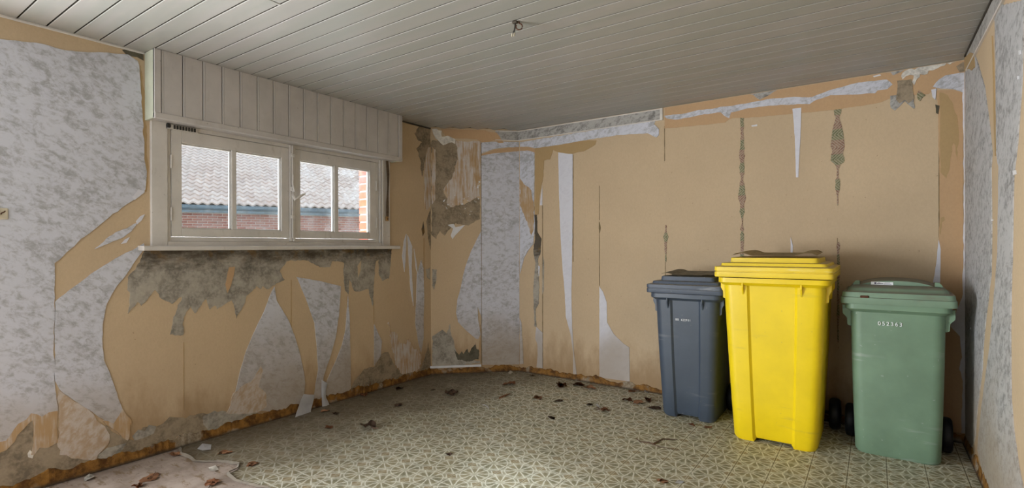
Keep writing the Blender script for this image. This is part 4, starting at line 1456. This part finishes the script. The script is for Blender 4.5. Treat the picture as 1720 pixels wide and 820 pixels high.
def rear_gear(t, mb, w_, yb, z_, ww, rad, wx, wy):
    bm = bmesh.new()
    add_tube(bm, [(-w_ / 2, yb, z_), (w_ / 2, yb, z_)], 0.014, 12)
    finish('handle', bm, mb, t, 40)
    for sg in (-1, 1):
        bm = bmesh.new()
        add_box(bm, (sg * w_ * 0.42 - 0.012, yb - 0.07, z_ - 0.02), (sg * w_ * 0.42 + 0.012, yb + 0.012, z_ + 0.016), None, 0.004)
        finish('hinge_lug', bm, mb, t)
    bm = bmesh.new()
    add_tube(bm, [(-wx, wy, rad), (wx, wy, rad)], 0.011, 10)
    finish('axle', bm, 'rubber', t, 40)
    for sg in (-1, 1):
        wheel(t, sg * wx, wy, rad, ww)


# yellow, the tall one in the middle
t, bm, z0, hh, rings = make_bin('wheelie_bin', 'tall bright yellow wheelie bin standing between the slate one and the green one', (-0.505, 3.70, 0), 0, 0.455, 0.50, 0.555, 0.60, 1.0, 'yellow', 'yellow', 'dusty',
                                (0.635, -0.345, 0.345), 0.115, 0.014, (0.012, 0.064))
add_loft(bm, rings)
lid_o = finish('lid', bm, 'yellow_faded', t, 30)
tile_top(t, 0.46, -0.245, 0.20, z0 + hh + 0.064, 'dusty', 0.016)
rear_gear(t, 'yellow', 0.46, 0.395, 1.03, 0.062, 0.10, 0.287, 0.30)

# slate, on the left
t, bm, z0, hh, rings = make_bin('wheelie_bin', 'small slate grey wheelie bin left of the tall yellow one', (-1.070, 3.84, 0), 0, 0.362, 0.40, 0.435, 0.50, 0.866, 'gray', 'gray', 'dusty_gray',
                                (0.525, -0.290, 0.275), 0.095, 0.012, (0.010, 0.060))
add_loft(bm, rings)
finish('lid', bm, 'gray_lid', t, 30)
tile_top(t, 0.375, -0.195, 0.15, z0 + hh + 0.064, 'dusty_gray', 0.010)
rear_gear(t, 'gray', 0.36, 0.29, 0.90, 0.055, 0.10, 0.215, 0.185)
tl = math.atan2(0.05, 0.866)
zt = 0.685
text_mesh('BB  622931', 0.0205, t, (-0.018, -(0.40 + 0.10 * zt / 0.866) / 2 + 0.012 - 0.0035, zt), tl, 'ink')['label'] = 'white stencilled number'

# green, on the right
t, bm, z0, hh, rings = make_bin('wheelie_bin', 'faded green wheelie bin with rounded body, right of the tall yellow one', (0.100, 3.82, 0), math.radians(-1.2), 0.392, 0.40, 0.430, 0.48, 0.862, 'green', 'green', 'green',
                                (0.520, -0.272, 0.262), 0.0, 0.0, (0.006, 0.066))
lw_, ly0, ly1 = 0.520, -0.272, 0.262
rings = [rr(lw_ - 0.02, ly0 + 0.01, ly1 - 0.01, 0.03, z0 + 0.006), rr(lw_ - 0.004, ly0 + 0.002, ly1, 0.03, z0), rr(lw_, ly0, ly1, 0.03, z0 + 0.004), rr(lw_ - 0.002, ly0 + 0.001, ly1, 0.03, z0 + hh * 0.55),
         rr(lw_ - 0.010, ly0 + 0.006, ly1, 0.03, z0 + hh * 0.60), rr(lw_ - 0.016, ly0 + 0.010, ly1 - 0.004, 0.03, z0 + hh), rr(lw_ - 0.060, ly0 + 0.030, ly1 - 0.03, 0.03, z0 + hh + 0.006),
         rr(lw_ - 0.070, ly0 + 0.042, ly1 - 0.04, 0.03, z0 + hh + 0.018), rr(lw_ - 0.095, ly0 + 0.066, ly1 - 0.06, 0.03, z0 + hh + 0.034), rr(lw_ - 0.130, ly0 + 0.110, ly1 - 0.09, 0.03, z0 + hh + 0.040)]
add_loft(bm, rings)
finish('lid', bm, 'green_lid', t, 35)
bm = bmesh.new()
q = []
nx = 14
for i in range(nx + 1):
    s = -1 + 2 * i / nx
    q.append((s * 0.165, 0.024 * (1 - abs(s) ** 2.6) + 0.004))
base_z = z0 + hh + 0.036
rg = [[Vector((a, ly0 + 0.125, base_z + b)) for a, b in q] + [Vector((0.165, ly0 + 0.125, base_z - 0.004)), Vector((-0.165, ly0 + 0.125, base_z - 0.004))],
      [Vector((a, ly0 + 0.150, base_z + 0.006 + b)) for a, b in q] + [Vector((0.165, ly0 + 0.150, base_z - 0.004)), Vector((-0.165, ly0 + 0.150, base_z - 0.004))],
      [Vector((a, ly1 - 0.10, base_z + 0.006 + b)) for a, b in q] + [Vector((0.165, ly1 - 0.10, base_z - 0.004)), Vector((-0.165, ly1 - 0.10, base_z - 0.004))]]
add_loft(bm, rg)
finish('lid_dome', bm, 'green_lid', t, 30)
for sg in (-1, 1):
    bm = bmesh.new()
    pr_ = [(sg * 0.170, base_z - 0.02), (sg * 0.212, base_z - 0.022), (sg * 0.202, base_z + 0.012), (sg * 0.190, base_z + 0.026), (sg * 0.172, base_z + 0.026)]
    add_loft(bm, [[Vector((a, ly0 + 0.11, b)) for a, b in pr_], [Vector((a, ly0 + 0.15, b)) for a, b in pr_]])
    finish('lid_lug', bm, 'green', t)
sx = -0.065
bm = bmesh.new()
add_box(bm, (sx - 0.052, ly0 + 0.121, base_z + 0.003), (sx + 0.052, ly0 + 0.1255, base_z + 0.021))
st = finish('sticker', bm, 'ink', t)
st['label'] = 'small white sticker with dark writing'
bm = bmesh.new()
for a, b, c, d in ((-0.036, -0.026, 0.008, 0.018), (-0.024, 0.006, 0.0095, 0.0125), (-0.020, -0.008, 0.014, 0.0165), (0.008, 0.044, 0.0085, 0.0115), (0.012, 0.038, 0.0145, 0.0165)):
    add_box(bm, (sx + a, ly0 + 0.1203, base_z + c), (sx + b, ly0 + 0.1212, base_z + d))
finish('print', bm, 'dark_ink', st)
rear_gear(t, 'green', 0.38, 0.285, 0.90, 0.055, 0.10, 0.232, 0.10)
bm = bmesh.new()
add_box(bm, (-0.165, -0.2735, z0 + 0.035), (-0.125, -0.268, z0 + 0.050), None, 0.003)
finish('scuff', bm, 'rust', t)['label'] = 'brown scraped mark on the lid rim'
tl = math.atan2(0.04, 0.862)
zt = 0.752
text_mesh('052363', 0.031, t, (-0.028, -(0.40 + 0.08 * zt / 0.862) / 2 - 0.0065, zt), tl, 'ink', space=1.25)['label'] = 'white stencilled number'

# ------------------------------------------------------------------ ceiling hook and cable ends
c = on_plane(872, 36, Vector((0, 0, H)), Vector((0, 0, 1)))
hk = tag(empty('ceiling_hook', c), 'rusty screw-in hook in the plank ceiling', 'hook')
pts = [(0, 0, 0.002), (0, 0, -0.010)]
for i in range(11):
    a = math.radians(90 - 30 * i)
    pts.append((0.016 * math.cos(a) * CY, 0.016 * math.cos(a) * SY, -0.026 + 0.016 * math.sin(a)))
tube('hook', pts, 0.0032, 'rust', hk, 8)
c = on_plane(866, 36, Vector((0, 0, H)), Vector((0, 0, 1)))
cb = tag(empty('ceiling_cable', c), 'short black cable with two bare ends hanging beside the ceiling hook', 'cable')
bm = bmesh.new()
add_box(bm, (-0.016, -0.010, -0.010), (0.012, 0.010, 0.002), None, 0.003)
finish('outlet_hole', bm, 'gap', cb)
tube('cable', [(0, 0, 0), (-0.002, 0, -0.018), (-0.006, 0, -0.038)], 0.0045, 'wire', cb)
for sg in (-1, 1):
    w_o = tube('wire', [(-0.006, 0, -0.036), (-0.010 + sg * 0.004, 0, -0.050), (-0.014 + sg * 0.006, 0, -0.066)], 0.0026, 'wire', cb)
    tube('connector', [(-0.0135 + sg * 0.006, 0, -0.056), (-0.016 + sg * 0.007, 0, -0.072)], 0.0042, 'dusty_gray', w_o)

# ------------------------------------------------------------------ socket plate at the picture's left edge
p1 = on_wall('L', 13, 350)
p0 = on_wall('L', 13, 369)
so = tag(empty('wall_switch', (XL, p1.y - 0.045, (p0.z + p1.z) / 2)), 'ivory wall switch plate with a brown mark on the left wall', 'switch')
hz = (p1.z - p0.z) / 2
bm = bmesh.new()
add_box(bm, (0.001, -0.045, -hz), (0.012, 0.045, hz), None, 0.003)
finish('plate', bm, 'ivory', so)
bm = bmesh.new()
add_box(bm, (0.012, -0.014, -hz * 0.6), (0.018, 0.012, hz * 0.6), None, 0.002)
finish('rocker', bm, 'ivory', so)
tube('scorch_mark', [(0.0125, 0.018, -0.004), (0.0125, 0.022, 0.004), (0.0125, 0.030, 0.008), (0.0125, 0.034, 0.014)], 0.0028, 'rust', so)


# ------------------------------------------------------------------ dead leaves, paper scraps and a twig on the floor
def leaf_mesh(seed, lobes):
    rnd = random.Random(seed)
    bm = bmesh.new()
    nr, na = 4, 22
    cen = bm.verts.new((0, 0, 0.004))
    prev_ = None
    for r in range(1, nr + 1):
        ring_ = []
        for a in range(na):
            th = 2 * math.pi * a / na
            shp = 0.62 + 0.30 * abs(math.cos(th * lobes / 2)) + 0.10 * math.cos(th)
            if r == nr:
                shp *= rnd.uniform(0.82, 1.12)
            d = shp * r / nr
            x, y_ = d * math.cos(th), d * 0.72 * math.sin(th)
            z_ = 0.05 + 0.22 * mnoise.noise(Vector((x * 2.1, y_ * 2.1, seed * 5.1))) + 0.30 * y_ * y_ + 0.16 * x * x * math.sin(seed)
            ring_.append(bm.verts.new((x, y_, z_)))
        for a in range(na):
            b = (a + 1) % na
            if prev_:
                bm.faces.new((prev_[a], prev_[b], ring_[b], ring_[a]))
            else:
                bm.faces.new((cen, ring_[a], ring_[b]))
        prev_ = ring_
    mz = min(v.co.z for v in bm.verts)
    for v in bm.verts:
        v.co.z -= mz
    bmesh.ops.solidify(bm, geom=bm.faces[:], thickness=0.025)
    mz = min(v.co.z for v in bm.verts)
    for v in bm.verts:
        v.co.z -= mz
    me = bpy.data.meshes.new('dead_leaf')
    bm.to_mesh(me)
    bm.free()
    me.polygons.foreach_set('use_smooth', [True] * len(me.polygons))
    return me


def stalk_mesh(seed):
    bm = bmesh.new()
    add_tube(bm, [(0.5, 0, 0.10), (0.85, 0.05, 0.06), (1.25, 0.16, 0.10)], 0.03, 6, (1.2, 1, 0.7))
    me = bpy.data.meshes.new('leaf_stalk')
    bm.to_mesh(me)
    bm.free()
    return me


LM = {}
for mk in ('leaf', 'leaf_light', 'leaf_dark'):
    for sd, lb in ((1, 5), (2, 3), (3, 7), (4, 4)):
        me = leaf_mesh(sd + len(mk), lb)
        me.materials.append(M[mk])
        LM[mk, sd] = me
SM = stalk_mesh(1)
SM.materials.append(M['twig'])

leaves = [  # u, v, radius in metres, material, mesh, height factor, label
    (757, 661, 0.066, 'leaf_dark', 1, 1.2, 'dark curled dead leaf lying nearest the chimney corner'),
    (858, 647, 0.050, 'leaf', 2, 1.5, 'upright rust-brown dead leaf before the chimney corner skirting'),
    (903, 669, 0.046, 'leaf_light', 4, 0.6, 'flat pale orange dead leaf, alone between the corner and the bins'),
    (944, 650, 0.062, 'leaf', 3, 1.4, 'lobed dark red dead leaf just off the back skirting'),
    (974, 648, 0.052, 'leaf', 1, 1.3, 'brown dead leaf touching the back skirting, beside a paler leaf'),
    (989, 652, 0.055, 'leaf_light', 2, 1.0, 'pale brown dead leaf leaning by the back skirting'),
    (1015, 691, 0.048, 'leaf', 4, 1.6, 'folded square-looking dead leaf in front of the big leaf heap'),
    (1053, 673, 0.040, 'leaf', 1, 1.3, 'leftmost dead leaf of the heap left of the slate bin'),
    (1071, 678, 0.042, 'leaf_light', 3, 1.3, 'middle orange-brown dead leaf of the heap left of the slate bin'),
    (1089, 673, 0.038, 'leaf', 2, 1.5, 'right-hand dead leaf of the heap left of the slate bin'),
    (1062, 659, 0.034, 'leaf_light', 2, 1.3, 'small orange leaf against the skirting behind the leaf heap'),
    (1102, 687, 0.044, 'leaf_dark', 1, 0.9, 'dark leaf touching the foot of the slate bin'),
    (617, 719, 0.060, 'leaf_dark', 3, 1.9, 'blackened crumpled leaf on the dirty vinyl before the window wall'),
    (545, 692, 0.030, 'leaf_light', 2, 1.2, 'small orange leaf at the foot of the narrow hanging paper strip'),
    (563, 695, 0.026, 'leaf_dark', 1, 1.0, 'tiny dark leaf right of the two hanging paper strips'),
    (553, 719, 0.034, 'leaf', 4, 0.7, 'thin brown leaf on dirty vinyl in front of the hanging paper strips'),
    (671, 653, 0.040, 'leaf_dark', 2, 0.9, 'dark leaf below the ochre skirting left of the chimney corner'),
    (668, 682, 0.034, 'leaf_dark', 4, 0.9, 'dark leaf alone on the vinyl left of the curled one by the corner'),
    (423, 781, 0.034, 'leaf_light', 1, 0.6, 'orange-brown leaf on vinyl right of the torn screed edge'),
    (376, 761, 0.038, 'leaf_light', 2, 0.5, 'tan leaf lying on vinyl above the torn edge'),
    (296, 764, 0.036, 'leaf_light', 4, 0.9, 'orange leaf on bare screed next to the window wall skirting'),
    (358, 811, 0.042, 'leaf', 3, 1.0, 'dark red leaf on the bare screed'),
    (231, 817, 0.028, 'leaf_light', 1, 1.3, 'orange leaf at the bottom edge of the picture on bare screed'),
    (252, 803, 0.052, 'leaf_light', 2, 0.3, 'flat faded brown leaf on the bare screed'),
    (610, 664, 0.036, 'leaf', 1, 1.6, 'brown leaf by the rust-coloured tuft on the skirting'),
    (1161, 714, 0.024, 'leaf', 2, 1.1, 'small red-brown leaf in front of the slate bin'),
    (1190, 718, 0.030, 'leaf_light', 4, 0.3, 'flat pale leaf under the right front edge of the slate bin'),
    (990, 681, 0.026, 'leaf_dark', 3, 1.1, 'small dark leaf left of the folded square-looking leaf'),
    (940, 674, 0.036, 'leaf_dark', 2, 0.5, 'thin grey-brown leaf scrap in front of the lobed dark red leaf'),
    (927, 703, 0.030, 'leaf_dark', 4, 0.8, 'dark scrap of leaf in the open middle of the vinyl'),
    (1111, 808, 0.030, 'leaf_light', 3, 0.3, 'small faded leaf at the bottom edge below the twig'),
    (754, 764, 0.022, 'leaf_dark', 1, 1.0, 'tiny dark leaf crumb on the bright middle of the vinyl'),
    (728, 655, 0.018, 'leaf_dark', 2, 1.0, 'tiny dark leaf crumb left of the curled leaf by the chimney corner'),
    (895, 632, 0.026, 'leaf_dark', 4, 1.4, 'mossy dark leaf crumb touching the skirting at the chimney corner'),
]
for i, (u, v, r, mk, sd, hf, lab) in enumerate(leaves):
    p = on_floor(u, v)
    o = bpy.data.objects.new('dead_leaf', LM[mk, sd])
    COL.objects.link(o)
    o.location = (p.x, p.y, 0.0005 if u > 400 or i in (19,) else -0.003)
    o.rotation_euler = (0, 0, random.uniform(0, 6.28))
    r *= 1.3
    o.scale = (r, r, r * hf * 1.0)
    tag(o, lab, 'leaf', 'dead leaves on the floor')
    if r > 0.045:
        s = bpy.data.objects.new('stalk', SM)
        COL.objects.link(s)
        s.parent = o


def scrap(name, pts, mat, label, cat='paper scrap', h=0.004, z=0.0):
    q_ = [on_floor(u, v) for u, v in pts]
    cen = sum(q_, Vector()) / len(q_)
    bm = bmesh.new()
    f = []
    for i, p in enumerate(q_):
        f.append(bm.verts.new((p.x - cen.x, p.y - cen.y, 0.001 + h * (0.5 + 0.5 * math.sin(i * 2.3)))))
    c_ = bm.verts.new((0, 0, 0.001 + h * 0.4))
    for i in range(len(f)):
        bm.faces.new((f[i], f[(i + 1) % len(f)], c_))
    bmesh.ops.solidify(bm, geom=bm.faces[:], thickness=0.0012)
    o = finish(name, bm, mat)
    mz_ = min(v_.co.z for v_ in o.data.vertices)
    o.location = (cen.x, cen.y, z - mz_ + 0.0003)
    tag(o, label, cat, 'white scraps on the floor')
    return o


scrap('paper_scrap', [(331, 756), (340, 748), (355, 747), (354, 758), (340, 759)], 'white_back', 'white triangular paper scrap on the vinyl by the window wall', h=0.012)
scrap('plaster_fragment', [(141, 804), (150, 799), (161, 799), (160, 803), (148, 808), (142, 808)], 'plaster_white', 'elongated white plaster fragment by the skirting at lower left', 'plaster fragment', 0.016, -0.004)
scrap('paper_scrap', [(808, 680), (816, 682), (822, 688), (820, 684), (814, 680)], 'white_back', 'thin curled white paper sliver in the middle of the vinyl', h=0.006)
scrap('paper_scrap', [(1000, 681), (1004, 681), (1008, 686), (1005, 686)], 'white_back', 'tiny white paper scrap beside the folded leaf', h=0.014)
scrap('paper_scrap', [(1081, 661), (1084, 657), (1087, 660), (1088, 662)], 'white_back', 'tiny white paper scrap against the back skirting left of the slate bin', h=0.02)
scrap('paper_scrap', [(1134, 812), (1138, 808), (1148, 808), (1150, 811), (1142, 814)], 'white_back', 'small white paper scrap at the bottom edge of the open vinyl', h=0.006)
scrap('plaster_fragment', [(853, 628), (857, 624), (862, 625), (861, 628), (857, 630)], 'plaster_white', 'small white plaster crumb at the chimney corner skirting', 'plaster fragment', 0.012)
scrap('plaster_fragment', [(350, 786), (362, 783), (368, 788), (360, 793), (352, 791)], 'plaster_white', 'pale plaster crumb on the bare screed', 'plaster fragment', 0.01, -0.004)
scrap('paper_scrap', [(838, 668), (848, 664), (857, 661), (856, 663), (848, 667), (838, 671)], 'leaf_light', 'thin tan paper curl in front of the chimney corner', h=0.006)

tw = [on_floor(u, v) for u, v in ((1068, 738), (1076, 744), (1090, 745), (1097, 748), (1104, 744), (1114, 739), (1126, 740), (1138, 740))]
tc_ = sum(tw, Vector()) / len(tw)
to = tag(empty('twig', (tc_.x, tc_.y, 0)), 'forked brown twig on the vinyl in front of the slate bin', 'twig')
tube('stem', [p - tc_ + Vector((0, 0, 0.006)) for p in tw], 0.0042, 'twig', to, 6, (0.5, 0.8, 1, 1.4, 1.1, 0.9, 0.7, 0.4))
tube('side_shoot', [tw[3] - tc_ + Vector((0, 0, 0.006)), tw[3] - tc_ + Vector((0.05, -0.03, 0.010)), tw[3] - tc_ + Vector((0.16, 0.0, 0.005))], 0.003, 'twig', to, 6, (1, 0.8, 0.4))

# rusty paper tuft on the left skirting
pt = on_wall('L', 615, 655)
bm = bmesh.new()
for i in range(26):
    a = random.uniform(-0.06, 0.06)
    x = 0.012 + random.uniform(0, 0.012)
    hgt = random.uniform(0.05, 0.13) * (1 - abs(a) * 8)
    b0 = Vector((x, a, random.uniform(0, 0.03)))
    b1 = Vector((x + 0.010, a + random.uniform(-0.02, 0.02), max(0.03, hgt)))
    s = random.uniform(0.003, 0.008)
    v = [bm.verts.new(b0 + Vector((0, -s, 0))), bm.verts.new(b0 + Vector((0.003, s, 0))), bm.verts.new(b1), bm.verts.new(b0 + Vector((0.006, 0, 0.002)))]
    for ids in ((0, 1, 2), (1, 3, 2), (3, 0, 2)):
        bm.faces.new([v[k_] for k_ in ids])
tuft = finish('paper_tuft', bm, 'ochre', wall_left)
tuft.location = (XL, pt.y, 0)
tuft['label'] = 'rust-coloured splintered tuft on the skirting'
tuft['kind'] = 'stuff'
